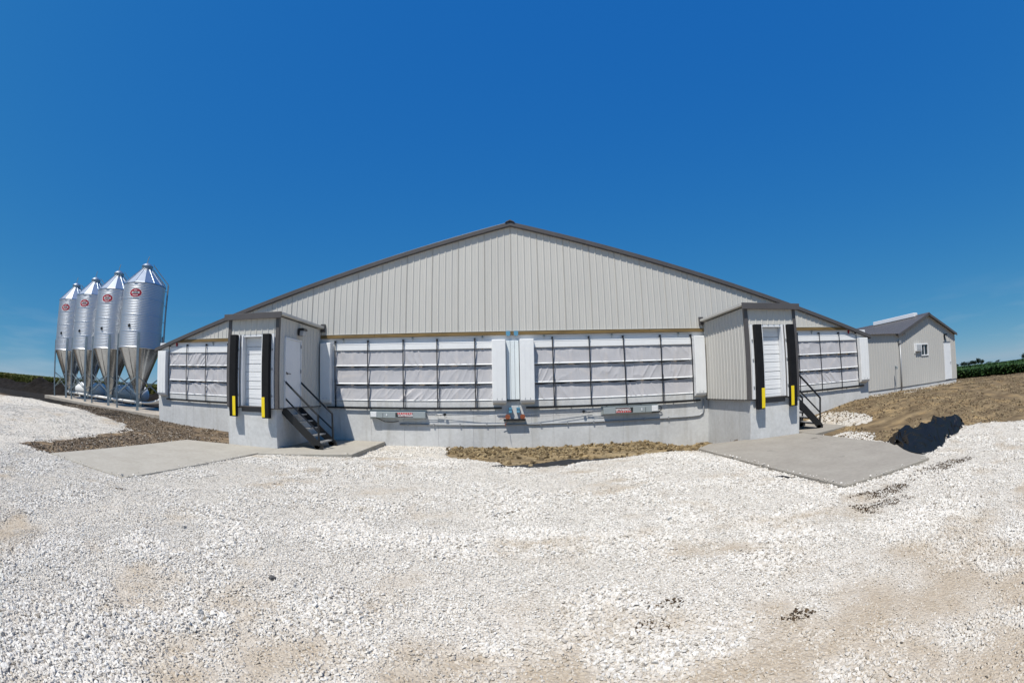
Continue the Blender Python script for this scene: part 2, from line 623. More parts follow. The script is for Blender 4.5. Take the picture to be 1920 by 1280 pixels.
def gravel_mask(x, y):
    wx = x + (fbm(x, y, .9, 5, 3) - .5) * .7
    wy = y + (fbm(x, y, .9, 9, 3) - .5) * .7
    far = np.hypot(x, y + 15) > 60
    g = ~(inpoly(wx, wy, DIRT_C) | inpoly(wx, wy, DIRT_L) | inpoly(wx, wy, DIRT_R))
    g = g & ~(wy > .5) & ~far
    g = g.astype(float)
    for P in PATCHES:
        g = np.maximum(g, inpoly(wx, wy, P) * .85)
    # stones left lying along the foot of the office wall
    band = (x > 16.2) & (x < 26) & (y > .2 - .5 * fbm(x, y, 2, 3, 2)) & (y < .9)
    g = np.maximum(g, band * .55 * (fbm(x, y, 1.1, 31, 2) > .5))
    g = np.maximum(g, .4 * (np.hypot((x - 19.4) / 1.7, (y + .4) / .8) < 1) * (fbm(x, y, .5, 33, 2) > .42))
    return g


def ground_z(x, y):
    x, y = np.asarray(x, float), np.asarray(y, float)
    z = .38 * S((-x - 9) / 13) + .62 * S((x - 10) / 5.5) * S((y + 9) / 6) - .35 * S((x - 26) / 16) - .012 * np.maximum(0, x - 45)
    z = z - .15 * S((y + 5.0) / 2.5) * S((8.6 - np.abs(x)) / 2) - .04
    z = z - .24 * S((x - 4.4) / 1.4) * S((7.3 - x) / .3) * S((y + 3.6) / .8)
    near = S((60 - np.hypot(x, y + 15)) / 40)
    z = z + near * ((fbm(x, y, 4.0, 2, 3) - .5) * .05 + (fbm(x, y, .6, 4, 3) - .5) * .05)
    for P, top in ((SLABS[0], -.13), (SLABS[1], -.14), (SLABS[2], -.12)):
        z = np.where(inpoly(x, y, P), np.minimum(z, top), z)
    # the gravel lies against the aprons a little below their top
    w = S(1 - (np.maximum(np.maximum(np.abs(x - 7.1) - 2.1, np.abs(y + 6.5) - 3.1), 0) / .9))
    z = z * (1 - w) + np.minimum(z, -.10) * w
    w = S(1 - (np.maximum(np.maximum(np.abs(x + 8.0) - 2.9, np.abs(y + 5.5) - 3.95), 0) / .8))
    z = z * (1 - w) + np.minimum(z, -.075) * w
    return z


def full_z(x, y):
    return ground_z(x, y) + .045 * gravel_mask(x, y)


def spaced(lo, hi, step, far0, far1):
    a = list(np.arange(lo, hi + 1e-6, step))
    s, t = step, lo
    left = []
    while t > far0:
        s *= 1.25
        t -= s
        left.append(t)
    s, t = step, a[-1]
    right = []
    while t < far1:
        s *= 1.25
        t += s
        right.append(t)
    return np.array(left[::-1] + a + right)


gx = spaced(-34, 32, .16, -4000, 4000)
gy = spaced(-15.5, 4, .16, -1500, 4000)
X, Y = np.meshgrid(gx, gy)
G = gravel_mask(X, Y)
Z = ground_z(X, Y) + .045 * G
# soil colours: dark topsoil at the far left, grey crumbly fill by the barn corner, yellow clay by the wall, dry tan earth at the right
def soil_rgb(x, y):
    tan = np.array([.215, .16, .095])
    clay = np.array([.25, .195, .12])
    grey = np.array([.18, .138, .098])
    dark = np.array([.02, .017, .014])
    c = np.tile(tan, x.shape + (1,))
    wc = S((8 - np.abs(x - 2)) / 2)[..., None]
    c = c * (1 - wc) + clay * wc
    w = S((-x - 5) / 3)[..., None]
    c = c * (1 - w) + grey * w
    w = (S((-x - 15.0) / 3) * S((y + 3.2) / 2))[..., None]
    c = c * (1 - w) + dark * w
    w = (S((x - 17) / 8) * (fbm(x, y, 5, 77, 3)) * .45)[..., None]
    c = c * (1 - w) + np.array([.12, .09, .06]) * w
    return c


gverts = np.stack([X.ravel(), Y.ravel(), Z.ravel()], 1)
ny, nx = X.shape
ii = np.arange(ny * nx).reshape(ny, nx)
faces = np.stack([ii[:-1, :-1], ii[:-1, 1:], ii[1:, 1:], ii[1:, :-1]], -1).reshape(-1, 4)
gme = bpy.data.meshes.new('ground')
gme.from_pydata(gverts.tolist(), [], faces.tolist())
def dustiness(x, y):
    # packed dusty patches and wheel tracks between drifts of clean loose stone
    r = np.hypot(x - .04, y + 15.14)
    w = .085 * S((4.9 - r) / 2.6)                                       # packed where trucks turn, close to the camera
    w = w + .125 * S((x - .8) / 2.2) * S((-10.9 - y) / 1.5) + .125 * S((-x - 1.6) / 2) * S((-11.6 - y) / 1.5) - .03
    d = .50 * fbm(x * .8 + .35 * y, y * 1.25, 1.7, 21, 4) + .50 * fbm(x, y, .42, 27, 4)
    return S((d - .50 + w) / .27)


a = gme.attributes.new('dust', 'FLOAT', 'POINT')
a.data.foreach_set('value', dustiness(X.ravel(), Y.ravel()).astype(np.float32))
a = gme.attributes.new('gravel', 'FLOAT', 'POINT')
a.data.foreach_set('value', G.ravel().astype(np.float32))
rgb = soil_rgb(X.ravel(), Y.ravel())
a = gme.attributes.new('soil', 'FLOAT_COLOR', 'POINT')
a.data.foreach_set('color', np.c_[rgb, np.ones(len(rgb))].astype(np.float32).ravel())


def ground_mat():
    m_ = bpy.data.materials.new('gravel_and_soil')
    m_.use_nodes = True
    N, L = m_.node_tree.nodes, m_.node_tree.links
    b = N['Principled BSDF']
    b.inputs['Roughness'].default_value = .95
    b.inputs['Specular IOR Level'].default_value = .15
    tc = N.new('ShaderNodeTexCoord')

    def noise(scale, detail=5, rough=.6, st=None):
        n = N.new('ShaderNodeTexNoise')
        n.inputs['Scale'].default_value = scale
        n.inputs['Detail'].default_value = detail
        n.inputs['Roughness'].default_value = rough
        if st:
            mp = N.new('ShaderNodeMapping')
            mp.inputs['Scale'].default_value = st
            mp.inputs['Rotation'].default_value = (0, 0, .5)
            L.new(tc.outputs['Object'], mp.inputs[0])
            L.new(mp.outputs[0], n.inputs['Vector'])
        else:
            L.new(tc.outputs['Object'], n.inputs['Vector'])
        return n.outputs['Fac']

    def ramp(src, stops):
        r = N.new('ShaderNodeValToRGB')
        cr = r.color_ramp
        cr.elements[0].position, cr.elements[0].color = stops[0][0], (*stops[0][1], 1)
        cr.elements[1].position, cr.elements[1].color = stops[-1][0], (*stops[-1][1], 1)
        for p, c in stops[1:-1]:
            cr.elements.new(p).color = (*c, 1)
        L.new(src, r.inputs[0])
        return r.outputs[0]

    def mix(f, a_, b_, mode='MIX'):
        x = N.new('ShaderNodeMix')
        x.data_type = 'RGBA'
        x.blend_type = mode
        if isinstance(f, float):
            x.inputs[0].default_value = f
        else:
            L.new(f, x.inputs[0])
        L.new(a_, x.inputs[6])
        L.new(b_, x.inputs[7])
        return x.outputs[2]

    def math_(op, a_, b_):
        x = N.new('ShaderNodeMath')
        x.operation = op
        for i, s in enumerate((a_, b_)):
            if isinstance(s, (int, float)):
                x.inputs[i].default_value = s
            else:
                L.new(s, x.inputs[i])
        return x.outputs[0]
    ag = N.new('ShaderNodeAttribute')
    ag.attribute_name = 'gravel'
    asl = N.new('ShaderNodeAttribute')
    asl.attribute_name = 'soil'
    # crushed limestone: small stones, paler and browner by patches of dust
    vor = N.new('ShaderNodeTexVoronoi')
    vor.inputs['Scale'].default_value = 38
    L.new(tc.outputs['Object'], vor.inputs['Vector'])
    sep = N.new('ShaderNodeSeparateColor')
    L.new(vor.outputs['Color'], sep.inputs[0])
    stone = ramp(sep.outputs[0], [(0, (.40, .36, .305)), (.15, (.50, .46, .40)), (.6, (.575, .535, .47)), (1, (.63, .595, .535))])
    dust = ramp(noise(30, 6, .7), [(.3, (.32, .255, .18)), (.7, (.46, .385, .29))])
    ad = N.new('ShaderNodeAttribute')
    ad.attribute_name = 'dust'
    dn = math_('ADD', ad.outputs['Fac'], math_('MULTIPLY', math_('SUBTRACT', noise(5, 5, .65), .5), 1.1))
    pf = ramp(dn, [(.0, (0, 0, 0)), (1.25, (.9, .9, .9))])
    gcol = mix(pf, stone, dust)
    # soil
    sv = ramp(noise(1.1, 8, .72), [(.3, (.50, .48, .46)), (.5, (.95, .95, .95)), (.72, (1.7, 1.58, 1.3))])
    sv2 = ramp(noise(.5, 5, .6, (1, 4, 1)), [(.35, (.66, .63, .60)), (.65, (1.2, 1.2, 1.15))])
    scol = mix(1.0, asl.outputs['Color'], sv, 'MULTIPLY')
    scol = mix(1.0, scol, sv2, 'MULTIPLY')
    edge = math_('ADD', ag.outputs['Fac'], math_('MULTIPLY', math_('SUBTRACT', noise(7, 4, .6), .5), .9))
    mk = ramp(edge, [(.42, (0, 0, 0)), (.58, (1, 1, 1))])
    L.new(mix(mk, scol, gcol), b.inputs['Base Color'])
    hgt = math_('ADD', math_('MULTIPLY', vor.outputs['Distance'], -.9), math_('MULTIPLY', noise(60, 4, .6), .5))
    bp = N.new('ShaderNodeBump')
    bp.inputs['Strength'].default_value = .8
    bp.inputs['Distance'].default_value = .018
    L.new(hgt, bp.inputs['Height'])
    L.new(bp.outputs[0], b.inputs['Normal'])
    return m_


ground = link('ground', gme, ground_mat(), smooth=True)
tag(ground, 'white crushed gravel yard running into brown bare soil and fields', kind='structure')


# ------------------------------------------------------------------ scattering of loose pieces (uncountable stuff)
def proto_stone(seed, n=13, flat=.7):
    rs = np.random.default_rng(seed)
    p = rs.normal(size=(n, 3))
    p /= np.linalg.norm(p, axis=1)[:, None]
    p *= rs.uniform(.8, 1.1, (n, 1))
    p *= np.array([1, rs.uniform(.65, .95), flat * rs.uniform(.7, 1)])
    bm = bmesh.new()
    for q in p:
        bm.verts.new(q)
    bmesh.ops.convex_hull(bm, input=bm.verts)
    me = bpy.data.meshes.new('stone')
    bm.to_mesh(me)
    bm.free()
    return me


def scatter(name, pts, scl, rot, idx, meshes, mat_, label, tone=None):
    c = bpy.data.collections.new(name + '_pieces')
    for i, me in enumerate(meshes):
        me = me.copy()
        me.materials.clear()
        me.materials.append(mat_)
        c.objects.link(bpy.data.objects.new('%s_piece_%02d' % (name, i), me))
    me = bpy.data.meshes.new(name)
    n = len(pts)
    me.vertices.add(n)
    me.vertices.foreach_set('co', np.asarray(pts, np.float32).ravel())
    me.attributes.new('scl', 'FLOAT', 'POINT').data.foreach_set('value', np.asarray(scl, np.float32))
    me.attributes.new('rot', 'FLOAT_VECTOR', 'POINT').data.foreach_set('vector', np.asarray(rot, np.float32).ravel())
    me.attributes.new('idx', 'INT', 'POINT').data.foreach_set('value', np.asarray(idx, np.int32))
    if tone is not None:
        me.attributes.new('tone', 'FLOAT', 'POINT').data.foreach_set('value', np.asarray(tone, np.float32))
    me.materials.append(mat_)
    o = bpy.data.objects.new(name, me)
    COL.objects.link(o)
    t = bpy.data.node_groups.new(name + '_scatter', 'GeometryNodeTree')
    t.interface.new_socket('Geometry', in_out='INPUT', socket_type='NodeSocketGeometry')
    t.interface.new_socket('Geometry', in_out='OUTPUT', socket_type='NodeSocketGeometry')
    N, L = t.nodes, t.links
    gi, go = N.new('NodeGroupInput'), N.new('NodeGroupOutput')
    ci = N.new('GeometryNodeCollectionInfo')
    ci.inputs[0].default_value = c
    ci.inputs[1].default_value = True
    ci.inputs[2].default_value = True
    iop = N.new('GeometryNodeInstanceOnPoints')

    def attr(nm, ty):
        a_ = N.new('GeometryNodeInputNamedAttribute')
        a_.data_type = ty
        a_.inputs['Name'].default_value = nm
        return a_.outputs['Attribute']
    L.new(gi.outputs[0], iop.inputs['Points'])
    L.new(ci.outputs[0], iop.inputs['Instance'])
    iop.inputs['Pick Instance'].default_value = True
    L.new(attr('idx', 'INT'), iop.inputs['Instance Index'])
    L.new(attr('rot', 'FLOAT_VECTOR'), iop.inputs['Rotation'])
    L.new(attr('scl', 'FLOAT'), iop.inputs['Scale'])
    L.new(iop.outputs[0], go.inputs[0])
    md = o.modifiers.new('scatter', 'NODES')
    md.node_group = t
    tag(o, label, kind='stuff')
    return o


STONES = [proto_stone(100 + i) for i in range(10)]


def blocked(x, y, spill=0.):
    """where no loose piece can lie; spill lets a few stray over the edges of the aprons"""
    b = np.zeros(x.shape, bool)
    jx, jy = (RNG.normal(0, spill, x.shape), RNG.normal(0, spill, x.shape)) if spill else (0, 0)
    for P in SLABS:
        b |= inpoly(x + jx, y + jy, P)
    b |= (np.abs(x) < 15.8) & (y > -.02)
    b |= (np.abs(np.abs(x) - 7.97) < 1.0) & (y > -3.25)
    b |= (x < -15.9) & (x > -31.3) & (y > .3) & (y < 5)
    b |= (x > 15.7) & (x < 26.6) & (y > .98)
    return b


def polar(n, r0, r1, amax, power=1.0):
    """points round the camera; power 1 = even per area"""
    u = RNG.random(n)
    r = (r0 ** (1 + power) + u * (r1 ** (1 + power) - r0 ** (1 + power))) ** (1 / (1 + power))
    az = RNG.uniform(-amax, amax, n)
    return CAM.x + r * np.sin(az), CAM.y + r * np.cos(az), r


px, py, pr_, ps = [], [], [], []
for n, r0, r1, pw, lo, hi in ((290000, 1.3, 6.0, 1.0, .0045, .025), (380000, 5.0, 12, .6, .008, .028), (300000, 10, 24, .5, .012, .033), (60000, 20, 38, .5, .018, .040)):
    x, y, r = polar(n, r0, r1, math.radians(84), pw)
    s = lo + (hi - lo) * RNG.random(n) ** 2.2
    du = dustiness(x, y)
    keep = RNG.random(n) < 1 - .50 * du
    s = s * (1 - .25 * du)
    s = s * (.68 + .72 * S((fbm(x, y, .8, 29, 3) - .35) / .35))                 # drifts of coarser and finer stone
    big = RNG.random(n) < .018
    s = np.where(big, s * RNG.uniform(1.1, 1.7, n), s)
    ok = keep & ~blocked(x, y, .06) & (~blocked(x, y) | (RNG.random(n) < .3)) & (RNG.random(n) < gravel_mask(x, y))
    px.append(x[ok]); py.append(y[ok]); ps.append(s[ok])
px, py, ps = map(np.concatenate, (px, py, ps))
pz = full_z(px, py) + ps * RNG.uniform(-.45, .35, len(px)) + .008 * (1 - dustiness(px, py)) * RNG.random(len(px))
for P in SLABS:
    pz = np.where(inpoly(px, py, P), .004 + ps * .45, pz)
n = len(px)
rot = np.c_[RNG.normal(0, .5, n), RNG.normal(0, .5, n), RNG.uniform(0, 6.28, n)]
scatter('gravel', np.c_[px, py, pz], ps, rot, RNG.integers(0, 10, n), STONES, M['stone'], 'loose white crushed limestone gravel strewn over the yard',
        tone=np.clip(.85 * dustiness(px, py) * RNG.uniform(.5, 1.2, n), 0, .9))


def clods(name, poly_or_fn, n, bounds, lo, hi, mat_, label, power=3):
    x = RNG.uniform(bounds[0], bounds[1], n)
    y = RNG.uniform(bounds[2], bounds[3], n)
    ok = poly_or_fn(x, y) & ~blocked(x, y)
    x, y = x[ok], y[ok]
    n = len(x)
    s = lo + (hi - lo) * RNG.random(n) ** power
    z = full_z(x, y) + s * RNG.uniform(-.3, .4, n)
    rot = np.c_[RNG.normal(0, .6, n), RNG.normal(0, .6, n), RNG.uniform(0, 6.28, n)]
    return scatter(name, np.c_[x, y, z], s, rot, RNG.integers(0, 10, n), STONES, mat_, label)


clods('clay_clods', lambda x, y: inpoly(x, y, DIRT_C) & (RNG.random(x.shape) < np.clip(1.3 + y * .55, .12, 1)) & (fbm(x, y, .8, 41, 3) > .38),
      26000, (-2.4, 7, -5, 0), .008, .11, M['clodyellow'], 'yellow clay clods heaped along the foot of the barn wall')
clods('soil_rubble', lambda x, y: inpoly(x, y, DIRT_L) & (fbm(x, y, .7, 43, 3) > .36), 90000, (-24, -8.6, -9.8, .5), .007, .055, M['clodgrey'], 'crumbly grey brown fill soil beside the barn corner')
clods('dirt_crumbs', lambda x, y: inpoly(x, y, DIRT_R) & (fbm(x, y, 1.6, 51, 3) > .42), 150000, (9, 36, -12, 6), .006, .06, M['clod'], 'dry brown dirt crumbs on the bare slope by the office', 6)
WEED = [(7.9, -10.5, .5, .16), (7.25, -10.45, .5, .2), (6.1, -10.4, .55, .14), (5.3, -10.5, .4, .14), (4.85, -10.95, .5, .25), (5.0, -10.3, .3, .12), (5.0, -8.1 - 1.7, .0, .0),
        (-6.45, -10.17, .12, .07), (1.2, -12.0, .16, .11), (1.0, -12.35, .14, .10), (2.1, -12.7, .15, .09), (7.0, -10.2, .9, .25), (5.3, -10.6, .7, .18)]


def weedfn(x, y):
    r = np.zeros(x.shape, bool)
    for a_, b_, ra, rb in WEED:
        if ra:
            r |= (((x - a_) / ra) ** 2 + ((y - b_) / rb) ** 2) < RNG.random(x.shape) ** 1.1 * (fbm(x, y, .22, 57, 3) * 4.0 - .6)
    return r


clods('soil_crumbs', weedfn, 260000, (-7, 8.6, -13, -9.6), .006, .024, M['crumb'], 'small brown soil crumbs dropped in streaks on the white gravel')

# ------------------------------------------------------------------ concrete aprons and pads
def slab_obj(name, poly, z1, z0, mat_, label):
    o = obj(name, MB().prism(poly, 'z', z0, z1), mat_, bevel=.012)
    return tag(o, label, kind='structure')


slab_obj('dock_apron', [(-10.74, -9.4), (-7.2, -9.4), (-7.0, -4.42), (-7.0, -3.19), (-8.96, -3.19), (-10.74, -3.4)], -.003, -.25, M['slab'], 'pale concrete apron in front of the dock by the feed bins')
slab_obj('stair_landing', [(-6.98, -4.40), (-4.45, -3.35), (-4.45, -.02), (-6.98, -.02)], 0, -.25, M['slab'], 'concrete landing slab under the stairs beside the apron')
slab_obj('dock_apron', [(5.0, -3.7), (5.2, -9.65), (7.95, -9.57), (9.05, -7.6), (9.1, -3.195), (7.0, -3.195), (6.9, -3.05), (5.6, -3.08)], 0, -.3, M['slab_dim_stained'], 'stained concrete apron in front of the dock by the office')
slab_obj('stair_landing', [(9.12, -3.85), (11.2, -3.3), (11.2, -.02), (9.12, -.02)], .012, -.25, M['slab_dim_stained'], 'concrete landing at the foot of the stairs near the office')

# ------------------------------------------------------------------ barn
W = 15.747
ZAP, SL = 7.606, .2657
def zr(x):
    return ZAP - SL * abs(x)


barn = thing('barn', (0, 0, 0), 'long low barn with grey steel gable, white curtain walls and concrete footing', 'barn')
DEPTH = 60
# poured footing, one form panel at a time
xs = list(np.arange(-W, -.6, 1.2)) + [-.61, .61] + list(np.arange(W, .6, -1.2))[::-1]
xs = sorted(set(round(v, 3) for v in xs))
for i in range(len(xs) - 1):
    off = .0025 * (i % 2) + random.uniform(0, .0015)
    box('concrete_panel', M['concrete'], barn, xs[i] + .002, xs[i + 1] - .002, -off, .2, -.8, 1.39, bevel=.004)
for s in (-1, 1):
    x0, x1 = sorted((s * W, s * (W - .2)))
    box('concrete_side_wall', M['concrete'], barn, x0, x1, .202, DEPTH, -.8, 1.385)
# white boards round the curtain openings
def board(x0, x1, z0, z1, y=.02):
    return box('white_board', M['white'], barn, x0, x1, y, y + .06, z0, z1, bevel=.003)


board(-W + .01, W - .01, 3.40, 3.62, .03)
board(-.72, .72, 1.392, 3.398)
for s in (-1, 1):
    board(*sorted((s * 6.30, s * 6.99)), 1.392, 3.398)
    board(*sorted((s * 8.8, s * 9.15)), 1.392, 3.398)
    board(*sorted((s * 14.9, s * (W - .012))), 1.392, 3.398)
    p = [(s * 14.2, 3.622), (s * (W - .012), 3.622), (s * (W - .012), zr(W) - .1), (s * 14.2, zr(14.2) - .1)]
    if zr(W) - .1 < 3.62:
        p = [(s * 13.9, 3.622), (s * 14.7, 3.622), (s * 13.9, zr(13.9) - .12)]
    obj('white_gable_end', MB().prism(p if s > 0 else p[::-1], 'y', -.012, .02), M['white'], barn)
# treated beam under the siding
for x0, x1 in ((-14.38, -9.6), (-9.6, -4.8), (-4.8, 0), (0, 4.8), (4.8, 9.6), (9.6, 14.38)):
    box('timber_beam', M['wood'], barn, x0 + .003, x1 - .003, -.062, .028, 3.612, 3.732, bevel=.004)


def ribbed(x0, x1, pitch=.2286, rib=.019, phase=None):
    """(x, depth) across a ribbed steel sheet from x0 to x1, ribs towards +depth"""
    out = [(x0, 0)]
    k = math.floor(x0 / pitch) - 1
    while k * pitch < x1 + pitch:
        c = k * pitch if phase is None else phase + k * pitch
        for dx, d in ((-.032, 0), (-.012, rib), (.012, rib), (.032, 0), (.085, 0), (.092, .003), (.104, .003), (.111, 0), (.137, 0), (.144, .003), (.156, .003), (.163, 0)):
            if x0 + 1e-4 < c + dx < x1 - 1e-4:
                out.append((c + dx, d))
        k += 1
    out.append((x1, 0))
    out.sort()
    return out


def siding(parent, u0, u1, zb, zt, place, mat_=None, panel=.9144, start=None):
    """ribbed sheets side by side from u0 to u1; zb, zt give their lower and upper edge; place(u, d, z) puts a point in space"""
    u = u0 if start is None else start
    edges = []
    while u < u1 - .02:
        edges.append((max(u, u0), min(u + panel, u1)))
        u += panel
    for a_, b_ in edges:
        if b_ - a_ < .03:
            continue
        pr = ribbed(a_, b_)
        v = [place(x, d, zb(x)) for x, d in pr] + [place(x, d, zt(x)) for x, d in pr]
        n_ = len(pr)
        me = bpy.data.meshes.new('siding_panel')
        me.from_pydata([tuple(p) for p in v], [], [(i, i + 1, n_ + i + 1, n_ + i) for i in range(n_ - 1)])
        link('siding_panel', me, mat_ or M['siding'], parent)


siding(barn, -14.35, 14.35, lambda x: 3.735, lambda x: max(3.737, zr(x) - .06), lambda x, d, z: (x, -.042 - d, z), start=-14.6304)
box('drip_trim', M['siding'], barn, -14.34, 14.34, -.070, -.036, 3.733, 3.745)
obj('gable_sheathing', MB().prism([(-14.3, 3.745), (14.3, 3.745), (0, zr(0) - .12)], 'y', -.03, .02), M['dark_in'], barn)
# roof
for s in (-1, 1):
    e = s * (W + .21)
    a_, b_ = (0, zr(0) - .01), (e, zr(e) - .01)
    v = [(a_[0], a_[1]), (b_[0], b_[1]), (b_[0], b_[1] - .06), (a_[0], a_[1] - .06)]
    obj('roof_slope', MB().prism(v, 'y', -.10, DEPTH), M['roof'], barn)
    v = [(0, zr(0) + .006), (e, zr(e) + .006), (e, zr(e) - .145), (0, zr(0) - .145)]
    obj('rake_trim', MB().prism(v, 'y', -.165, -.104), M['trim'], barn, bevel=.006)
    v = [(0, zr(0) - .145), (e, zr(e) - .145), (e, zr(e) - .16), (0, zr(0) - .16)]
    obj('rake_soffit', MB().prism(v, 'y', -.15, -.066), M['trim'], barn)
    x0, x1 = sorted((s * (W + .0), s * (W + .20)))
    box('eave_trim', M['trim'], barn, x0, x1, -.1, DEPTH, zr(W + .2) - .17, zr(W + .2) - .03)
obj('ridge_cap', MB().prism([(-.17, zr(.17) + .015), (-.13, zr(.13) + .045), (0, ZAP + .075), (.13, zr(.13) + .045), (.17, zr(.17) + .015), (0, ZAP + .03)], 'y', -.2, DEPTH), M['trim'], barn)
# inside: floor, far wall, side boards, framing behind the curtains
box('floor', M['dark_in'], barn, -W + .2, W - .2, .2, DEPTH, 1.05, 1.15)
box('back_wall', M['dark_in'], barn, -W + .2, W - .2, DEPTH - .3, DEPTH, 1.15, 3.4)
obj('ceiling', MB().box(-W + .2, W - .2, .1, DEPTH, 3.42, 3.46), M['dark_in'], barn)
for s in (-1, 1):
    x0, x1 = sorted((s * (W - .15), s * (W - .05)))
    box('side_wall', M['dark_in'], barn, x0, x1, .25, DEPTH, 1.39, 3.4)

CURT = [(-14.98, -9.15, [-14.95, -13.75, -12.55, -11.3, -10.05]), (-6.36, -.66, [-6.31, -5.04, -3.74, -2.55, -1.26]),
        (.66, 6.40, [1.35, 2.6, 3.8, 5.17, 6.36]), (9.15, 14.98, [10.05, 11.3, 12.55, 13.78, 14.94])]
ROWS = [(3.20, 2.655), (2.60, 2.035), (1.965, 1.455)]


def curtain(x0, x1, bars, seed):
    rs = np.random.default_rng(seed)
    root = None
    for r, (zt, zb) in enumerate(ROWS):
        nx_, nz_ = int((x1 - x0) / .02), 34
        xx, tt = np.meshgrid(np.linspace(x0, x1, nx_), np.linspace(0, 1, nz_))
        zz = zt + (zb - zt) * tt
        y = .03 - .07 * tt ** 1.6
        d = np.min([np.abs(xx - b) for b in bars], axis=0)
        bay = np.clip(d / .6, 0, 1)
        # folds: long slanting creases, finer crumples, and loose slack towards the bottom of each row
        sl = rs.choice([-1, 1]) * rs.uniform(.35, .8) * (1.2 if r == 2 else .6)
        q = xx + sl * zz + .25 * fbm(xx, zz, .9, seed, 2)
        folds = (1 - np.abs(2 * vnoise(q, zz * .22, .20, seed + 1) - 1)) ** 4
        folds2 = np.abs(vnoise(xx * 1.0 + .15 * zz, zz * .3, .09, seed + 5) - .5) * 2
        where = .25 + .75 * S((fbm(xx, zz, 1.0, seed + 9, 2) - .38) * 4)
        amp = (.040 if r == 2 else .028) * (seed < 3 and 1.25 or .75)
        y = y - amp * folds * where - .014 * folds2 * (1 - tt) - .014 * bay * np.sin(math.pi * tt) * (.5 + vnoise(xx, zz, .7, seed + 2))
        if r:
            zz = zz - (1 - tt) ** 3 * .035 * np.abs(np.sin((xx - x0) * math.pi / .62)) * (.4 + vnoise(xx, zz, .5, seed + 3))
        nv = nx_ * nz_
        idx = np.arange(nv).reshape(nz_, nx_)
        f = np.stack([idx[:-1, :-1], idx[1:, :-1], idx[1:, 1:], idx[:-1, 1:]], -1).reshape(-1, 4)
        me = bpy.data.meshes.new('curtain')
        me.from_pydata(np.stack([xx.ravel(), y.ravel(), zz.ravel()], 1).tolist(), [], f.tolist())
        o = link('curtain' if root is None else 'curtain_tier', me, M['curtain'], barn if root is None else root, smooth=True)
        if root is None:
            root = o
    # white bands across the curtain
    for z0, z1, yy in ((3.175, 3.375, -.03), (2.61, 2.657, -.055), (1.982, 2.032, -.055), (1.41, 1.458, -.052)):
        if z0 > 3:
            mb = MB().box(x0, x1, yy, yy + .03, z0, z1)
            mb.tube([(x0, yy + .01, z1 + .012), (x1, yy + .01, z1 + .012)], .018, 8)
        else:
            mb = MB().prism([(yy + .055, z1), (yy + .012, z1 + .0), (yy - .008, (z0 + z1) / 2), (yy, z0), (yy + .055, z0)], 'x', x0, x1)
        obj('hem_band', mb, M['whitepl'], root)
    for b in bars:
        j = rs.normal(0, .012)
        obj('hold_down_strap', MB().beam((b, -.085, 3.50), (b + .02 + j, -.105, 1.16), .035, .012, (0, 1, 0)).box(b - .025, b + .025, -.10, -.0, 3.45, 3.52), M['strap'], root)
        if rs.random() < .7:
            obj('hold_down_strap', MB().beam((b + .055, -.075, 2.15), (b + .075 - j, -.1, 1.16), .014, .01, (0, 1, 0)), M['strap'], root)
    # framing seen through the sheet
    mids = [(bars[i] + bars[i + 1]) / 2 for i in range(len(bars) - 1)]
    for mx in mids:
        box('wall_stud', M['stud'], barn, mx - .045, mx + .045, .07, .16, 1.392, 3.398)
    return root


for k, (x0, x1, bars) in enumerate(CURT):
    curtain(x0, x1, bars, k + 1)
    a_ = (x0 + .3, .20, 1.5) if k % 2 == 0 and False else None
for (xa, za, xb, zb) in ((-.75, 3.3, -3.9, 1.5), (.75, 3.3, 3.9, 1.5), (-14.8, 3.3, -12.0, 1.5), (12.3, 1.5, 14.8, 3.3), (-6.2, 2.25, -5.2, 2.33)):
    obj('wall_brace', MB().beam((xa, .045, za), (xb, .045, zb), .04, .09), M['stud'], barn)

# track below each curtain, pockets at its ends
for x0, x1 in ((-15.1, -9.0), (-6.62, -.38), (.42, 6.66), (9.0, 15.35)):
    box('curtain_track', M['blackpaint'], barn, x0, x1, -.095, -.05, 1.135, 1.195, bevel=.006)
    box('concrete_sill', M['concrete'], barn, x0 + .05, x1 - .05, -.04, -.006, 1.20, 1.398, bevel=.004)
    for q in np.arange(x0 + .3, x1, 1.22):
        box('track_bracket', M['blackpaint'], barn, q - .02, q + .02, -.05, -.006, 1.13, 1.17)


def pocket(x0, x1, ztop=3.44):
    """white end pocket: a shallow box with a cut-away bottom and two pressed ribs"""
    dep = .26
    prof = [(.015, ztop), (-dep, ztop), (-dep, 1.42), (-dep + .05, 1.33), (.015, 1.27)]
    o = obj('curtain_pocket', MB().prism(prof, 'x', x0, x1), M['whitepl'], barn, bevel=.02)
    w = x1 - x0
    for t in (.33, .68):
        obj('pocket_rib', MB().prism([(-dep - .006, ztop - .14), (-dep - .006, 1.50), (-dep + .01, 1.48), (-dep + .01, ztop - .12)], 'x', x0 + w * t - .012, x0 + w * t + .012), M['whitepl'], o)
        obj('pocket_screw', MB().lathe([(0, 0), (.014, 0), (.012, -.012), (0, -.014)], 8, (x0 + w * t, -dep - .001, 1.47), 'Y'), M['conduit'], o)
    return o


pocket(-15.60, -15.02, 3.24)
pocket(-6.84, -6.42)
pocket(-.68, -.22)
pocket(.24, .72)
pocket(6.42, 6.84)
pocket(15.02, 15.60, 3.24)
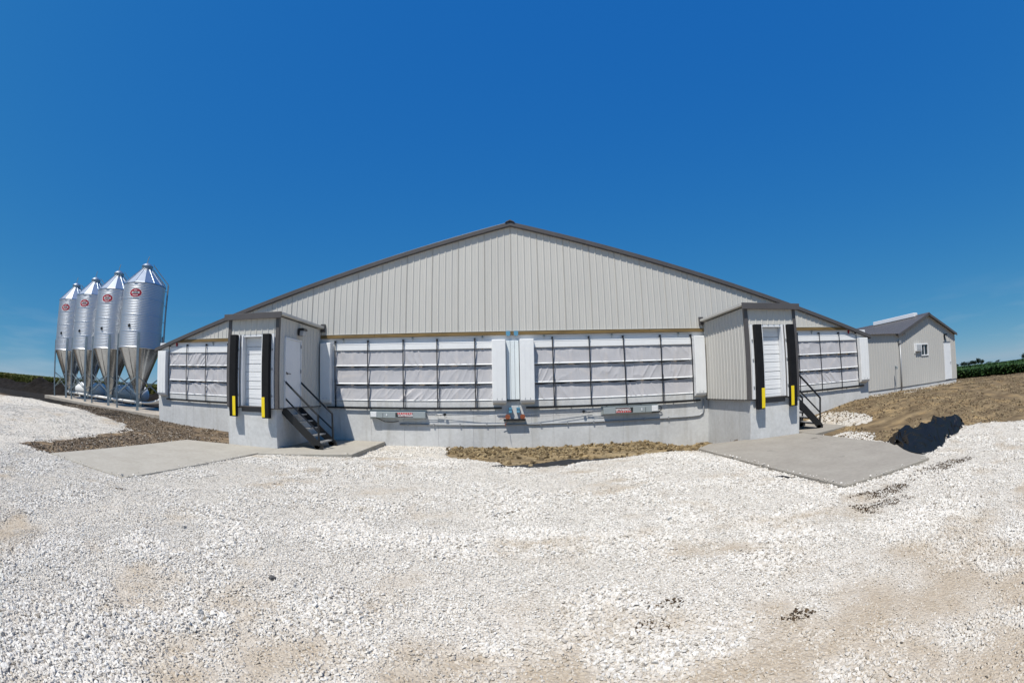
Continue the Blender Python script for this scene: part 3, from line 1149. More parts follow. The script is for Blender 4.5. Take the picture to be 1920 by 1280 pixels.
# the flat channels between the two middle pockets, and their dark foot
for x0, x1 in ((-.205, -.07), (-.062, .072), (.08, .215)):
    box('cable_channel', M['bluewhite'], barn, x0, x1, -.06, .018, 1.44, 3.42, bevel=.008)
box('channel_foot', M['blackpaint'], barn, -.21, .22, -.075, -.002, 1.405, 1.438)
for x0, x1 in ((-6.0, 0), (-3.42, 0), (-1.0, 0), (1.08, 0), (3.42, 0), (5.9, 0), (-12.2, 0), (12.2, 0)):
    obj('hanging_pulley', MB().lathe([(0, -.03), (.035, -.03), (.035, 0), (0, 0)], 12, (x0, .0, 3.56), 'Y').box(x0 - .008, x0 + .008, -.03, .03, 3.46, 3.60), M['greybox'], barn)
for s in (-1, 1):
    x = s * 14.5
    box('red_bracket', M['red'], barn, x - .03, x + .03, -.05, .02, 3.45, 3.60)


def pulley(name, x, z, m_, dy=-.06, r=.075):
    o = obj(name, MB().box(x - .075, x + .075, dy - .01, -.004, z - .05, z + .09), m_, barn, bevel=.012)
    obj('wheel', MB().lathe([(0, .045), (r, .045), (r * .8, .02), (r, 0), (0, 0)], 20, (x, dy - .055, z - .02), 'Y'), m_, o, bevel=0)
    return o


for x in (-.13, .135):
    pulley('cable_pulley', x, 3.66, M['blue'])
for x in (-.10, .16):
    o = box('cable_guide', M['blue'], barn, x - .055, x + .055, -.11, -.004, .99, 1.17, bevel=.01)
    box('guide_lip', M['blue'], o, x - .06, x + .06, -.125, -.1, 1.12, 1.175)
    obj('lift_cable', MB().tube([(x, -.05, 1.43), (x, -.06, 1.15)], .006, 6), M['conduit'], barn)
winch = box('pulley_bar', M['blackpaint'], barn, -.33, .40, -.20, -.02, .735, .80, bevel=.006)
for x in (-.19, .30):
    obj('orange_pulley', MB().lathe([(0, .05), (.085, .05), (.07, .025), (.085, 0), (0, 0)], 20, (x, -.20, .87), 'Y'), M['orange'], winch)
    box('pulley_fork', M['orange'], winch, x - .03, x + .03, -.205, -.09, .80, .88)
obj('hook', MB().tube([(-.22, -.18, .85), (-.36, -.2, .83), (-.46, -.2, .795)], .01, 6), M['orange'], winch)
obj('hook', MB().tube([(-.2, -.04, .73), (-.28, -.3, .62), (-.26, -.32, .55)], .008, 6), M['orange'], winch)
# cables from the winches and the grey conduit along the footing
for pts in ([(-2.6, -.08, .98), (-.24, -.15, .92)], [(-2.55, -.08, .86), (-1.9, -.08, .87), (-.24, -.15, .97)], [(2.62, -.08, 1.02), (.36, -.15, .94)], [(2.62, -.08, .93), (.36, -.15, .84)]):
    obj('winch_cable', MB().tube(pts, .006, 5), M['conduit'], barn)
pts = [(-3.9, -.03, .615), (0, -.03, .60), (3.2, -.03, .615), (6.3, -.03, .60), (6.62, -.03, .62), (6.76, -.03, .70), (6.80, -.03, .85), (6.80, -.03, 1.2)]
cd = obj('conduit', MB().tube(pts, .028, 10), M['conduit'], barn, smooth=True)
for x in np.arange(-3.6, 6.2, .9):
    box('conduit_clip', M['conduit'], cd, x - .02, x + .02, -.068, -.004, .565, .655)


# ------------------------------------------------------------------ lettering
def lettering(name, txt, size, loc, rot, mat_, parent, ext=.001, xs_=1.0):
    cu = bpy.data.curves.new('lettering', 'FONT')
    cu.body = txt
    cu.size = size
    cu.align_x = 'CENTER'
    cu.align_y = 'CENTER'
    cu.extrude = ext
    cu.offset = size * .025
    t = bpy.data.objects.new('tmp', cu)
    COL.objects.link(t)
    bpy.context.view_layer.update()
    me = bpy.data.meshes.new_from_object(t.evaluated_get(bpy.context.evaluated_depsgraph_get()))
    bpy.data.objects.remove(t)
    T = Matrix.Translation(loc) @ Euler(rot).to_matrix().to_4x4() @ Matrix.Diagonal((xs_, 1, 1, 1))
    me.transform(T)
    me.materials.clear()
    return link(name, me, mat_, parent)


# ------------------------------------------------------------------ curtain controllers on the footing
def controller(x0, x1, z0, z1, flip, label):
    t = thing('curtain_controller', ((x0 + x1) / 2, 0, z0), label, 'winch', 'curtain winches on the barn footing')
    y = -.20
    box('housing', M['greybox'], t, x0, x1, y, -.02, z0, z1, bevel=.008)
    box('back_plate', M['greybox'], t, x0 - .06, x1 + .02, -.018, -.004, z0 - .03, z1 + .06)
    sx = 1 if not flip else -1
    e = x0 if not flip else x1

    def P(a_):
        return e + sx * a_
    def bx(nm, m_, a0, a1, ya, yb, za, zb, b=0, par=t):
        q0, q1 = sorted((P(a0), P(a1)))
        return box(nm, m_, par, q0, q1, ya, yb, za, zb, b)
    bx('end_cover', M['white'], .03, .25, y - .02, y + .01, z0 + .025, z1 - .01, .006)
    bx('cover_seam', M['dark_print'], .47, .485, y - .003, y + .01, z0 + .01, z1 - .05)
    bx('switch', M['white'], .60, .63, y - .015, y + .01, z0 + .07, z1 - .07)
    lab = bx('name_plate', M['dark_print'], .93, 1.55, y - .004, y + .004, z0 + .025, z1 - .03)
    zc = (z0 + z1) / 2
    top = (z0 + .155) if not flip else (z0 + .06)
    bot = (z0 + .085) if not flip else (z0 + .135)
    bx('red_band', M['redlabel'], 1.0, 1.53, y - .0055, y - .0045, top - .024, top + .024, par=lab)
    bx('maroon_band', M['maroon'], 1.06, 1.51, y - .0055, y - .0045, bot - .045, bot + .045, par=lab)
    cx = P(1.285)
    R = (math.pi / 2, 0, 0) if not flip else (math.pi / 2, math.pi, 0)
    lettering('lettering', 'CONTROLLER', .105, (cx, y - .0065, bot), R, M['white_print'], lab, .0006, .78)
    for i in range(7):
        ww = .028 if 0 < i < 6 else .06
        q = P(1.04 + .078 * i)
        box('print_mark', M['white_print'], lab, q - ww / 2, q + ww / 2, y - .0065, y - .0058, top - (.006 if i in (0, 6) else .013), top + (.006 if i in (0, 6) else .013))
    # rods, small pulley and the loose wire
    g = P(1.97)
    for dz in (.09, .15):
        obj('drive_rod', MB().tube([(g, -.10, z0 + dz), (g + sx * .42, -.10, z0 + dz - .004)], .007, 6), M['conduit'], t)
    obj('rod_clamp', MB().tube([(g + sx * .34, -.10, z0 + .09), (g + sx * .40, -.10, z0 + .12), (g + sx * .56, -.10, z0 + .12)], .016, 6), M['conduit'], t)
    obj('guide_wheel', MB().lathe([(0, .03), (.05, .03), (.05, 0), (0, 0)], 16, (g + sx * .66, -.13, z0 + .12), 'Y'), M['blackpaint'], t)
    if not flip:
        pts = [(x0 + .2, -.12, z0 - .005), (x0 + .32, -.11, z0 - .05), (x0 + .5, -.06, z0 - .14), (x0 + .8, -.045, z0 - .15), (x0 + 1.0, -.03, z0 - .12)]
    else:
        pts = [(x1 - .02, -.1, z0 + .2), (x1 + .12, -.1, z0 + .17), (x1 + .16, -.08, z0 + .06), (x1 + .05, -.06, z0 - .02), (x1 - .2, -.05, z0 - .03)]
    obj('power_cord', MB().tube(pts, .013, 6), M['blackpaint'], t, smooth=True)
    if flip:
        obj('power_cord', MB().tube([(x1, -.1, z0 + .1), (x1 + .1, -.1, z0 + .08), (x1 + .09, -.07, z0 + .01), (x1, -.05, z0 - .02)], .013, 6), M['blackpaint'], t, smooth=True)
    return t


controller(-4.93, -2.95, .84, 1.05, False, 'grey winch box with upright red label on the footing near the steps')
controller(3.02, 4.98, .86, 1.09, True, 'grey winch box with upside down red label on the footing beyond the orange pulleys')


# ------------------------------------------------------------------ loading docks
def dock(xa, xb, stairs_side, label):
    """xa < xb: the two sides of the steel housing"""
    t = thing('loading_dock', ((xa + xb) / 2, -1.6, 0), label, 'loading dock', 'loading docks of the barn')
    yf = -3.255
    inner = xb if xb < 0 else xa
    s = 1 if xb < 0 else -1              # towards the middle of the barn
    ca, cb = (xa - .03, xb - .11) if xb < 0 else (xa + .11, xb + .03)
    box('concrete_base', M['dockconc'], t, ca, cb, -3.19, -.004, -.4, 1.19, bevel=.012)
    box('base_plate', M['trim'], t, xa + .01, xb - .01, yf + .01, -.005, 1.17, 1.205)
    ztop = 3.93
    cxm = (xa + xb) / 2
    dx0, dx1 = cxm - .45, cxm + .45        # door opening
    zd = 3.395
    # core walls behind the sheets
    box('wall_core', M['white'], t, xa + .03, dx0, yf + .03, yf + .22, 1.207, ztop - .01)
    box('wall_core', M['white'], t, dx1, xb - .03, yf + .03, yf + .22, 1.207, ztop - .01)
    box('wall_core', M['white'], t, dx0, dx1, yf + .03, yf + .22, zd, ztop - .01)
    for x0 in (xa + .03, xb - .09):
        box('wall_core', M['dark_in'], t, x0, x0 + .06, yf + .22, -.05, 1.207, ztop - .01)
    siding(t, xa + .10, xb - .10, lambda x: zd + .02, lambda x: ztop, lambda x, d, z: (x, yf + .026 - d, z))
    # side sheets
    dy0, dy1, dz1 = -2.83, -1.70, 3.36
    for x, out in ((xa, -1), (xb, 1)):
        has_door = (out > 0) if stairs_side > 0 else False
        pl = (lambda x_, o_: (lambda u, d, z: (x_ + o_ * (d - .026), u, z)))(x, out)
        if has_door:
            siding(t, yf + .10, dy0, lambda u: 1.19, lambda u: ztop, pl)
            siding(t, dy0, dy1, lambda u: dz1, lambda u: ztop, pl, start=yf + .10)
            siding(t, dy1, -.03, lambda u: 1.19, lambda u: ztop, pl)
        else:
            siding(t, yf + .10, -.03, lambda u: 1.19, lambda u: ztop, pl)
    # corner posts of folded trim
    for x, out in ((xa, -1), (xb, 1)):
        x0, x1 = sorted((x - out * .125, x + out * .004))
        obj('corner_trim', MB().box(x0, x1, yf - .004, yf + .10, 1.185, 3.90), M['trim'], t, bevel=.006)
    # roof with fascia
    xo = .12
    rf = box('roof', M['roof'], t, xa - xo, xb + xo, yf - .10, -.07, 3.975, 4.035)
    box('fascia', M['trim'], rf, xa - xo - .004, xb + xo + .004, yf - .125, yf - .096, 3.865, 4.055, bevel=.006)
    for x, out in ((xa - xo, -1), (xb + xo, 1)):
        x0, x1 = sorted((x, x + out * .02))
        box('side_trim', M['siding'], rf, x0, x1, yf - .094, -.06, 3.965, 4.045, bevel=.004)
        box('flashing_end', M['trim'], rf, *sorted((x - out * .12, x + out * .05)), -.13, -.055, 3.84, 4.13)
    for x0, x1 in ((xa - xo + .005, xa - .004), (xb + .004, xb + xo - .005)):
        box('soffit', M['siding'], rf, x0, x1, yf - .09, -.07, 3.955, 3.973)
    # sectional door, deep in its opening
    yd = yf + .215
    fr = box('door_frame', M['white'], t, dx0 + .002, dx0 + .075, yf - .0, yd + .05, 1.207, zd - .003, bevel=.004)
    box('frame_jamb', M['white'], fr, dx1 - .075, dx1 - .002, yf - .0, yd + .05, 1.207, zd - .003, bevel=.004)
    box('frame_head', M['white'], fr, dx0 + .077, dx1 - .077, yf + .03, yd + .05, zd - .05, zd - .003)
    d_ = box('overhead_door', M['white'], t, dx0 + .06, dx1 - .06, yd + .03, yd + .07, 1.21, zd - .04)
    nsec = 4
    hs = (zd - .05 - 1.215) / nsec
    for i in range(nsec):
        z0 = 1.215 + i * hs
        for (q0, q1) in ((.012, .43), (.47, .985)):
            box('door_slat', M['white'], d_, dx0 + .078, dx1 - .078, yd, yd + .031, z0 + hs * q0, z0 + hs * q1, bevel=.009)
            box('door_groove', M['white'], d_, dx0 + .078, dx1 - .078, yd - .004, yd + .002, z0 + hs * (q0 * .5 + q1 * .5) - .012, z0 + hs * (q0 * .5 + q1 * .5) + .012, bevel=.003)
    box('leveller_lip', M['trim'], t, dx0 - .02, dx1 + .02, yf - .05, yf + .2, 1.207, 1.235, bevel=.004)
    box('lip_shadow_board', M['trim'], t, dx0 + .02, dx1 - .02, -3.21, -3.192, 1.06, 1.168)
    # dock seals: white backing boards, black pads, yellow guides, steel clips
    pads = ((cxm - .79, cxm - .50, cxm - .635), (cxm + .50, cxm + .79, cxm + .515))
    for p0, p1, yel in pads:
        zb, zt = .90, 3.40
        si = 1 if p0 < cxm else -1
        inn = p1 if si > 0 else p0
        bb = box('seal_board', M['white'], t, p0 - .075, p1 + .03 if si > 0 else p1 + .075, yf - .055, yf - .006, 1.20, zt - .0, bevel=.004) if si > 0 else box('seal_board', M['white'], t, p0 - .03, p1 + .075, yf - .055, yf - .006, 1.20, zt - .0, bevel=.004)
        box('jamb_trim', M['trim'], t, *sorted((inn + si * .032, cxm - si * .44)), yf - .03, yf - .006, 1.20, zt - .0, bevel=.004)
        pd = obj('dock_pad', MB().prism([(p0, yf - .057), (p0 + .015, yf - .20), (p1 - .015, yf - .20), (p1, yf - .057)], 'z', zb, zt), M['black'], t, bevel=.02)
        box('yellow_guide', M['yellow'], pd, yel, yel + .12, yf - .206, yf - .195, zb + .03, zb + .62, bevel=.004)
        for z in (1.52, 2.32, 2.90):
            for q in ((p0 - .06, p1 - .012) if si > 0 else (p0 - .033, p1 + .015)):
                box('pad_clip', M['conduit'], bb, q, q + .045, yf - .075, yf - .054, z, z + .07, bevel=.004)
    # service door with frame, handle and hinges
    if stairs_side > 0:
        x = xb
        sd = box('service_door', M['white'], t, x - .03, x + .015, dy0 + .05, dy1 - .05, 1.225, dz1 - .05, bevel=.004)
        for a_, b_, z0, z1 in ((dy0, dy0 + .045, 1.21, dz1), (dy1 - .045, dy1, 1.21, dz1), (dy0 + .045, dy1 - .045, dz1 - .045, dz1)):
            box('frame', M['white'], sd, x - .03, x + .035, a_, b_, z0, z1, bevel=.003)
        box('threshold', M['conduit'], sd, x - .03, x + .04, dy0 + .05, dy1 - .05, 1.207, 1.222)
        obj('handle', MB().tube([(x + .015, dy0 + .14, 2.25), (x + .08, dy0 + .14, 2.25), (x + .085, dy0 + .27, 2.25)], .013, 8).lathe([(0, 0), (.035, 0), (.035, .012), (0, .012)], 14, (x + .014, dy0 + .14, 2.25), 'X').lathe([(0, 0), (.03, 0), (.03, .02), (0, .02)], 14, (x + .014, dy0 + .085, 2.27), 'X'), M['blackpaint'], sd)
        for z in (1.45, 2.3, 3.1):
            box('hinge', M['conduit'], sd, x + .03, x + .048, dy1 - .07, dy1 - .02, z, z + .11)
    return t


dock(-8.906, -6.892, 1, 'grey steel loading dock on a concrete base with a white side door and lamp')
dock(6.892, 8.906, -1, 'grey steel loading dock on a concrete base with ribbed side lit by the sun')

lamp = thing('wall_lamp', (-6.87, -1.86, 3.48), 'black wall lamp above the white side door of the dock', 'lamp')
obj('hood', MB().prism([(-6.862, 3.50), (-6.862, 3.74), (-6.66, 3.74), (-6.64, 3.66), (-6.80, 3.66), (-6.82, 3.50)], 'y', -2.0, -1.72), M['blackpaint'], lamp, bevel=.008)
obj('lens', MB().prism([(-6.818, 3.505), (-6.80, 3.655), (-6.665, 3.655), (-6.70, 3.50)], 'y', -1.985, -1.735), M['lampglass'], lamp, bevel=.006)
box('back_box', M['blackpaint'], lamp, -6.89, -6.863, -1.97, -1.75, 3.52, 3.72)


# ------------------------------------------------------------------ stairs
def stairs(x0, label):
    """going down towards +x from x0"""
    t = thing('metal_stairs', (x0 + .6, -2.25, 0), label, 'stairs', 'steel stairs of the docks')
    run, H = 1.24, 1.16
    for y in (-2.80, -1.70):
        obj('stringer', MB().beam((x0 - .02, y, H - .02), (x0 + run, y, -.0 + .06), .05, .235), M['blackpaint'], t, bevel=.006)
        box('stringer_foot', M['blackpaint'], t, x0 + run - .18, x0 + run + .10, y - .025, y + .025, .006, .12)
    for i in range(5):
        z = .97 - .2 * i + .02
        x = x0 + .16 + i * .225
        tr = obj('tread', MB().box(x - .12, x + .13, -2.77, -1.73, z - .025, z), M['blackpaint'], t)
        for k in range(3):
            box('tread_strip', M['tread'], tr, x - .05 + k * .06, x - .005 + k * .06, -2.76, -1.74, z + .001, z + .008)
        box('nosing', M['tread'], tr, x + .125, x + .14, -2.765, -1.735, z - .03, z + .012)
    for y in (-2.80, -1.70):
        xa, xb = x0 + .01, x0 + run - .03
        hr = obj('handrail', MB().tube([(xa, y, 2.03), (xa + .02, y, 2.03), (xb, y, 1.02)], .033, 8), M['blackpaint'], t, smooth=False)
        obj('mid_rail', MB().tube([(xa, y, 1.53), (xb, y, .53)], .027, 8), M['blackpaint'], hr)
        obj('post', MB().tube([(xa, y, 1.05), (xa, y, 2.04)], .033, 8), M['blackpaint'], hr)
        obj('post', MB().tube([(xb, y, .10), (xb, y, 1.03)], .033, 8), M['blackpaint'], hr)
    return t


stairs(-6.94, 'black steel stairs running down from the white side door')
stairs(8.98, 'black steel stairs half hidden behind the dock near the office')

# ------------------------------------------------------------------ feed bins
def pad_z(x):
    return .37 + (-16 - x) * .0115


def pad_y(x):
    return .28 + (-16 - x) * .055


pp = [(-15.95, pad_y(-16)), (-31.1, pad_y(-31.1)), (-31.1, pad_y(-31.1) + 3.5), (-15.95, pad_y(-16) + 3.5)]
mb = MB()
mb.add([(x, y, pad_z(x)) for x, y in pp] + [(x, y, pad_z(x) - .24) for x, y in pp], [(0, 3, 2, 1), (4, 5, 6, 7), (0, 1, 5, 4), (1, 2, 6, 5), (2, 3, 7, 6), (3, 0, 4, 7)])
tag(obj('bin_pad', mb, M['slabside'], bevel=.012), 'long concrete pad under the row of feed bins', kind='structure')

R = 1.349
ZC, ZT = 3.574, 6.956


def feed_bin(cx, cy, label):
    zp = pad_z(cx)
    t = thing('feed_bin', (cx, cy, zp), label, 'feed bin', 'row of galvanised feed bins')
    prof = []
    n_r = 40
    for i in range(n_r * 4 + 1):
        z = ZC + (ZT - ZC) * i / (n_r * 4)
        prof.append((R + .0105 * math.sin(i * math.pi / 2), z))
    sh = obj('shell', MB().lathe(prof, 56, (cx, cy, 0)), M['galv'], t, smooth=True)
    for k in range(3):
        z = ZC + (ZT - ZC) * (k + 1) / 4
        obj('sheet_seam', MB().lathe([(R + .010, z - .012), (R + .014, z - .01), (R + .014, z + .01), (R + .010, z + .012)], 56, (cx, cy, 0)), M['galv'], sh, smooth=True)
    # roof: flat segments meeting at the fill opening
    n_s = 14
    v, f = [], []
    for k in range(n_s):
        for r_, z in ((R + .05, ZT - .03), (R + .03, ZT + .02), (.30, 7.95)):
            a_ = 2 * math.pi * (k + .35) / n_s
            v.append((cx + r_ * math.cos(a_), cy + r_ * math.sin(a_), z))
    for k in range(n_s):
        j = (k + 1) % n_s
        f += [(k * 3, j * 3, j * 3 + 1, k * 3 + 1), (k * 3 + 1, j * 3 + 1, j * 3 + 2, k * 3 + 2)]
    rf = obj('roof_cone', MB().add(v, f), M['galvroof'], t)
    for k in range(n_s):
        a_ = 2 * math.pi * (k + .35) / n_s
        c_, s_ = math.cos(a_), math.sin(a_)
        obj('roof_seam', MB().beam((cx + (R + .03) * c_, cy + (R + .03) * s_, ZT + .03), (cx + .31 * c_, cy + .31 * s_, 7.96), .03, .03), M['galvroof'], rf)
    lid = obj('lid', MB().lathe([(.33, 7.93), (.34, 8.06), (.38, 8.065), (.38, 8.09), (.30, 8.17), (.10, 8.27), (0, 8.28)], 28, (cx, cy, 0)), M['galvroof'], t, smooth=False)
    obj('collar', MB().lathe([(.335, 7.92), (.345, 7.92), (.345, 8.055), (.335, 8.055)], 28, (cx, cy, 0)), M['leg'], lid)
    obj('lid_lever', MB().beam((cx - .12, cy, 8.24), (cx + .02, cy, 8.60), .05, .02, (0, 1, 0)).beam((cx + .02, cy, 8.60), (cx + .05, cy, 8.66), .03, .02, (0, 1, 0)), M['leg'], lid)
    # hopper of lapped tapering sheets
    v, f = [], []
    n_h = 24
    for k in range(n_h):
        a_ = 2 * math.pi * k / n_h
        for r_, z in ((R - .005, ZC + .02), (R - .01, ZC - .03), (.16, 1.10), (.15, .95)):
            v.append((cx + r_ * math.cos(a_), cy + r_ * math.sin(a_), z))
    for k in range(n_h):
        j = (k + 1) % n_h
        for q in range(3):
            f.append((k * 4 + q, j * 4 + q, j * 4 + q + 1, k * 4 + q + 1))
    hp = obj('hopper', MB().add(v, f), M['galvhop'], t, smooth=True)
    for k in range(8):
        a_ = 2 * math.pi * (k + .4) / 8
        c_, s_ = math.cos(a_), math.sin(a_)
        obj('hopper_seam', MB().beam((cx + R * .985 * c_, cy + R * .985 * s_, ZC - .06), (cx + .17 * c_, cy + .17 * s_, 1.1), .035, .012, (c_, s_, .4)), M['galvhop'], hp)
    obj('boot', MB().lathe([(.17, .98), (.17, .90), (.11, .84), (.11, .62)], 16, (cx, cy, zp - .42)), M['leg'], t)
    obj('rim_ring', MB().lathe([(R + .012, ZC - .03), (R + .022, ZC - .03), (R + .022, ZC + .05), (R + .012, ZC + .05)], 56, (cx, cy, 0)), M['galv'], t, smooth=True)
    # four legs with cross braces
    rl = R + .06
    corners = []
    for k in range(4):
        a_ = math.pi / 4 + k * math.pi / 2
        lx, ly = cx + rl * math.cos(a_), cy + rl * math.sin(a_)
        corners.append((lx, ly))
        c_, s_ = math.cos(a_), math.sin(a_)
        T = Matrix.Translation((lx, ly, 0)) @ Matrix.Rotation(a_, 4, 'Z')
        chan = [(-.04, -.075), (.045, -.075), (.045, .075), (-.04, .075), (-.04, .066), (.036, .066), (.036, -.066), (-.04, -.066)]
        z0 = pad_z(lx)
        mb_ = MB()
        n_ = len(chan)
        vv = [T @ Vector((p, q, z)) for z in (z0, 4.32) for p, q in chan]
        mb_.add(vv, [(i, (i + 1) % n_, n_ + (i + 1) % n_, n_ + i) for i in range(n_)] + [tuple(range(n_, 2 * n_))])
        lg = obj('leg', mb_, M['leg'], t)
        obj('foot_plate', MB().box(lx - .1, lx + .1, ly - .1, ly + .1, z0 + .001, z0 + .015), M['leg'], lg)
    for k in range(4):
        a_, b_ = corners[k], corners[(k + 1) % 4]
        for z0, z1 in ((1.15, 2.15), (2.15, 1.15)):
            obj('cross_brace', MB().beam((*a_, z0), (*b_, z1), .012, .045), M['leg'], t)
    # ladder up the far side and over the roof
    al = math.radians(38)
    c_, s_ = math.cos(al), math.sin(al)
    tx, ty = -s_, c_
    rr = R + .17
    lad = obj('ladder', MB().beam((cx + rr * c_ + tx * .2, cy + rr * s_ + ty * .2, 1.5), (cx + rr * c_ + tx * .2, cy + rr * s_ + ty * .2, 7.15), .03, .05, (c_, s_, 0)), M['leg'], t)
    obj('ladder_rail', MB().beam((cx + rr * c_ - tx * .2, cy + rr * s_ - ty * .2, 1.5), (cx + rr * c_ - tx * .2, cy + rr * s_ - ty * .2, 7.15), .03, .05, (c_, s_, 0)), M['leg'], lad)
    me0 = None
    for i in range(19):
        z = 1.65 + i * .3
        mb_ = MB().tube([(cx + rr * c_ - tx * .2, cy + rr * s_ - ty * .2, z), (cx + rr * c_ + tx * .2, cy + rr * s_ + ty * .2, z)], .012, 6)
        obj('rung', mb_, M['leg'], lad)
    for z in (4.2, 5.1, 6.0, 6.8):
        obj('standoff', MB().beam((cx + (R) * c_ + tx * .2, cy + R * s_ + ty * .2, z), (cx + rr * c_ + tx * .2, cy + rr * s_ + ty * .2, z), .03, .03), M['leg'], lad)
    for q in (-.2, .2):
        obj('roof_rail', MB().tube([(cx + rr * c_ + tx * q, cy + rr * s_ + ty * q, 7.15), (cx + (R - .02) * c_ + tx * q, cy + (R - .02) * s_ + ty * q, 7.32), (cx + .42 * c_ + tx * q, cy + .42 * s_ + ty * q, 8.17)], .016, 6), M['leg'], lad)
        obj('roof_rail', MB().tube([(cx + (R - .02) * c_ + tx * q, cy + (R - .02) * s_ + ty * q, 7.08), (cx + .42 * c_ + tx * q, cy + .42 * s_ + ty * q, 7.95)], .016, 6), M['leg'], lad)
    for i in range(6):
        r_ = R - .1 - i * .16
        z = 7.08 + (R - .02 - r_) * .87 / .93
        obj('rung', MB().tube([(cx + r_ * c_ - tx * .2, cy + r_ * s_ - ty * .2, z), (cx + r_ * c_ + tx * .2, cy + r_ * s_ + ty * .2, z)], .011, 6), M['leg'], lad)
    # red oval emblem, wrapped on the shell
    ae = math.radians(-90 + 26)

    def wrap(u, z, d):
        a2 = ae + u / R
        return (cx + (R + d) * math.cos(a2), cy + (R + d) * math.sin(a2), z)

    def oval(ru, rz, d, z0):
        n_ = 36
        v_ = []
        for ring in (.0, .5, 1.0):
            for k in range(n_):
                q = 2 * math.pi * k / n_
                v_.append(wrap(ru * ring * math.cos(q), z0 + rz * ring * math.sin(q), d))
        fs = []
        for rg in range(2):
            for k in range(n_):
                fs.append((rg * n_ + k, rg * n_ + (k + 1) % n_, (rg + 1) * n_ + (k + 1) % n_, (rg + 1) * n_ + k))
        return MB().add(v_, fs)

    def patch(u0, u1, z0, z1, d, skew=0.):
        v_ = []
        for i in range(5):
            q = u0 + (u1 - u0) * i / 4
            v_ += [wrap(q, z0 + skew * (q - u0), d), wrap(q, z1 + skew * (q - u0), d)]
        return MB().add(v_, [(2 * i, 2 * i + 2, 2 * i + 3, 2 * i + 1) for i in range(4)])
    ze = 6.36
    em = obj('emblem', oval(.43, .25, .016, ze), M['white_print'], t)
    obj('emblem_field', oval(.395, .22, .019, ze), M['red'], em)
    obj('emblem_print', patch(-.25, .25, ze - .045, ze + .07, .022), M['white_print'], em)
    for k in range(7):
        u0 = -.20 + k * .058
        obj('emblem_print', patch(u0, u0 + .04, ze - .035 + .012 * (k % 2), ze + .045 + .01 * (k % 3), .025), M['dark_print'], em)
    for k in range(5):
        u0 = -.17 + k * .072
        zz = ze - .145 - .02 * (1 - abs(k - 2) / 2)
        obj('emblem_print', patch(u0, u0 + .045, zz, zz + .05, .022), M['white_print'], em)
    for k in range(3):
        u0 = -.10 + k * .072
        obj('emblem_print', patch(u0, u0 + .045, ze + .12 - .012 * abs(k - 1), ze + .16 - .012 * abs(k - 1), .022), M['white_print'], em)
    aw = math.radians(-90 + 17)
    c_, s_ = math.cos(aw), math.sin(aw)
    sg = obj('sight_glass', MB().tube([(cx + (R + .0) * c_, cy + (R + .0) * s_, 4.66), (cx + (R + .05) * c_, cy + (R + .05) * s_, 4.66)], .085, 18), M['blackpaint'], t)
    return t


bins_ = [(-19.806, 1.976 + .15, 'galvanised feed bin nearest the barn, its ladder in full view'), (-23.092, 2.233 + .15, 'second galvanised feed bin from the barn in the row'),
         (-26.378, 2.49 + .15, 'third galvanised feed bin from the barn in the row'), (-29.664, 2.747 + .15, 'galvanised feed bin farthest from the barn, at the end of the pad')]
for bx_, by_, lb in bins_:
    feed_bin(bx_, by_, lb)

# auger tube under the bins, then three white feed lines rising to the barn
tb = thing('feed_auger', (-24, 2.4, .5), 'white feed pipe running under the bins and curving up to the barn', 'feed pipe')
ax0 = (bins_[3][0] - .8, bins_[3][1] + .06, pad_z(bins_[3][0]) + .36)
ax1 = (bins_[0][0] + .25, bins_[0][1] - .01, pad_z(bins_[0][0]) + .33)
obj('auger_tube', MB().tube([ax0, ax1], .075, 12), M['pipe'], tb, smooth=True)
for i, q in enumerate((0.0, .17, .34)):
    pts = []
    P0, P1, P2, P3 = Vector((ax1[0], ax1[1] + q * .4, ax1[2] + .02)), Vector((-18.2, 2.2 + q, .72)), Vector((-17.0, 2.2 + q, 1.2 - q * .8)), Vector((-15.95, 2.3 + q * 1.4, 2.5 - q * 1.2))
    for k in range(17):
        w = k / 16
        pts.append(P0 * (1 - w) ** 3 + P1 * 3 * w * (1 - w) ** 2 + P2 * 3 * w * w * (1 - w) + P3 * w ** 3)
    obj('feed_line', MB().tube(pts, .055, 10), M['pipe'], tb, smooth=True)
for bx_, by_, _ in bins_:
    obj('tube_saddle', MB().tube([(bx_ - .12, by_ + .05, pad_z(bx_) + .35), (bx_ + .12, by_ + .05, pad_z(bx_) + .35)], .095, 12), M['leg'], tb)

# ------------------------------------------------------------------ propane tanks behind the bins
def tank(x0, x1, y, label):
    z0 = float(ground_z(np.array([(x0 + x1) / 2]), np.array([y]))[0])
    t = thing('propane_tank', ((x0 + x1) / 2, y, z0), label, 'tank', 'white tanks behind the feed bins')
    r, zc = .53, z0 + .72
    prof = [(0.001, x0)]
    for k in range(1, 8):
        q = k / 7 * math.pi / 2
        prof.append((r * math.sin(q), x0 + r * .85 * (1 - math.cos(q))))
    for k in range(7, 0, -1):
        q = k / 7 * math.pi / 2
        prof.append((r * math.sin(q), x1 - r * .85 * (1 - math.cos(q))))
    prof.append((.001, x1))
    obj('vessel', MB().lathe(prof, 32, (0, y, zc), 'X'), M['tank'], t, smooth=True)
    xm = (x0 + x1) / 2
    obj('valve_dome', MB().lathe([(.24, zc + r - .04), (.24, zc + r + .14), (.18, zc + r + .2), (0, zc + r + .21)], 20, (xm, y, 0)), M['tank'], t, smooth=True)
    for x in (x0 + .9, x1 - .9):
        box('saddle_leg', M['concrete'], t, x - .12, x + .12, y - .4, y + .4, z0 - .1, zc - r + .12)
    return t


tank(-32.6, -28.2, 5.6, 'white propane tank with a sunlit rounded end, behind the far bins')
tank(-27.4, -23.0, 5.7, 'white propane tank behind the two bins closer to the barn')

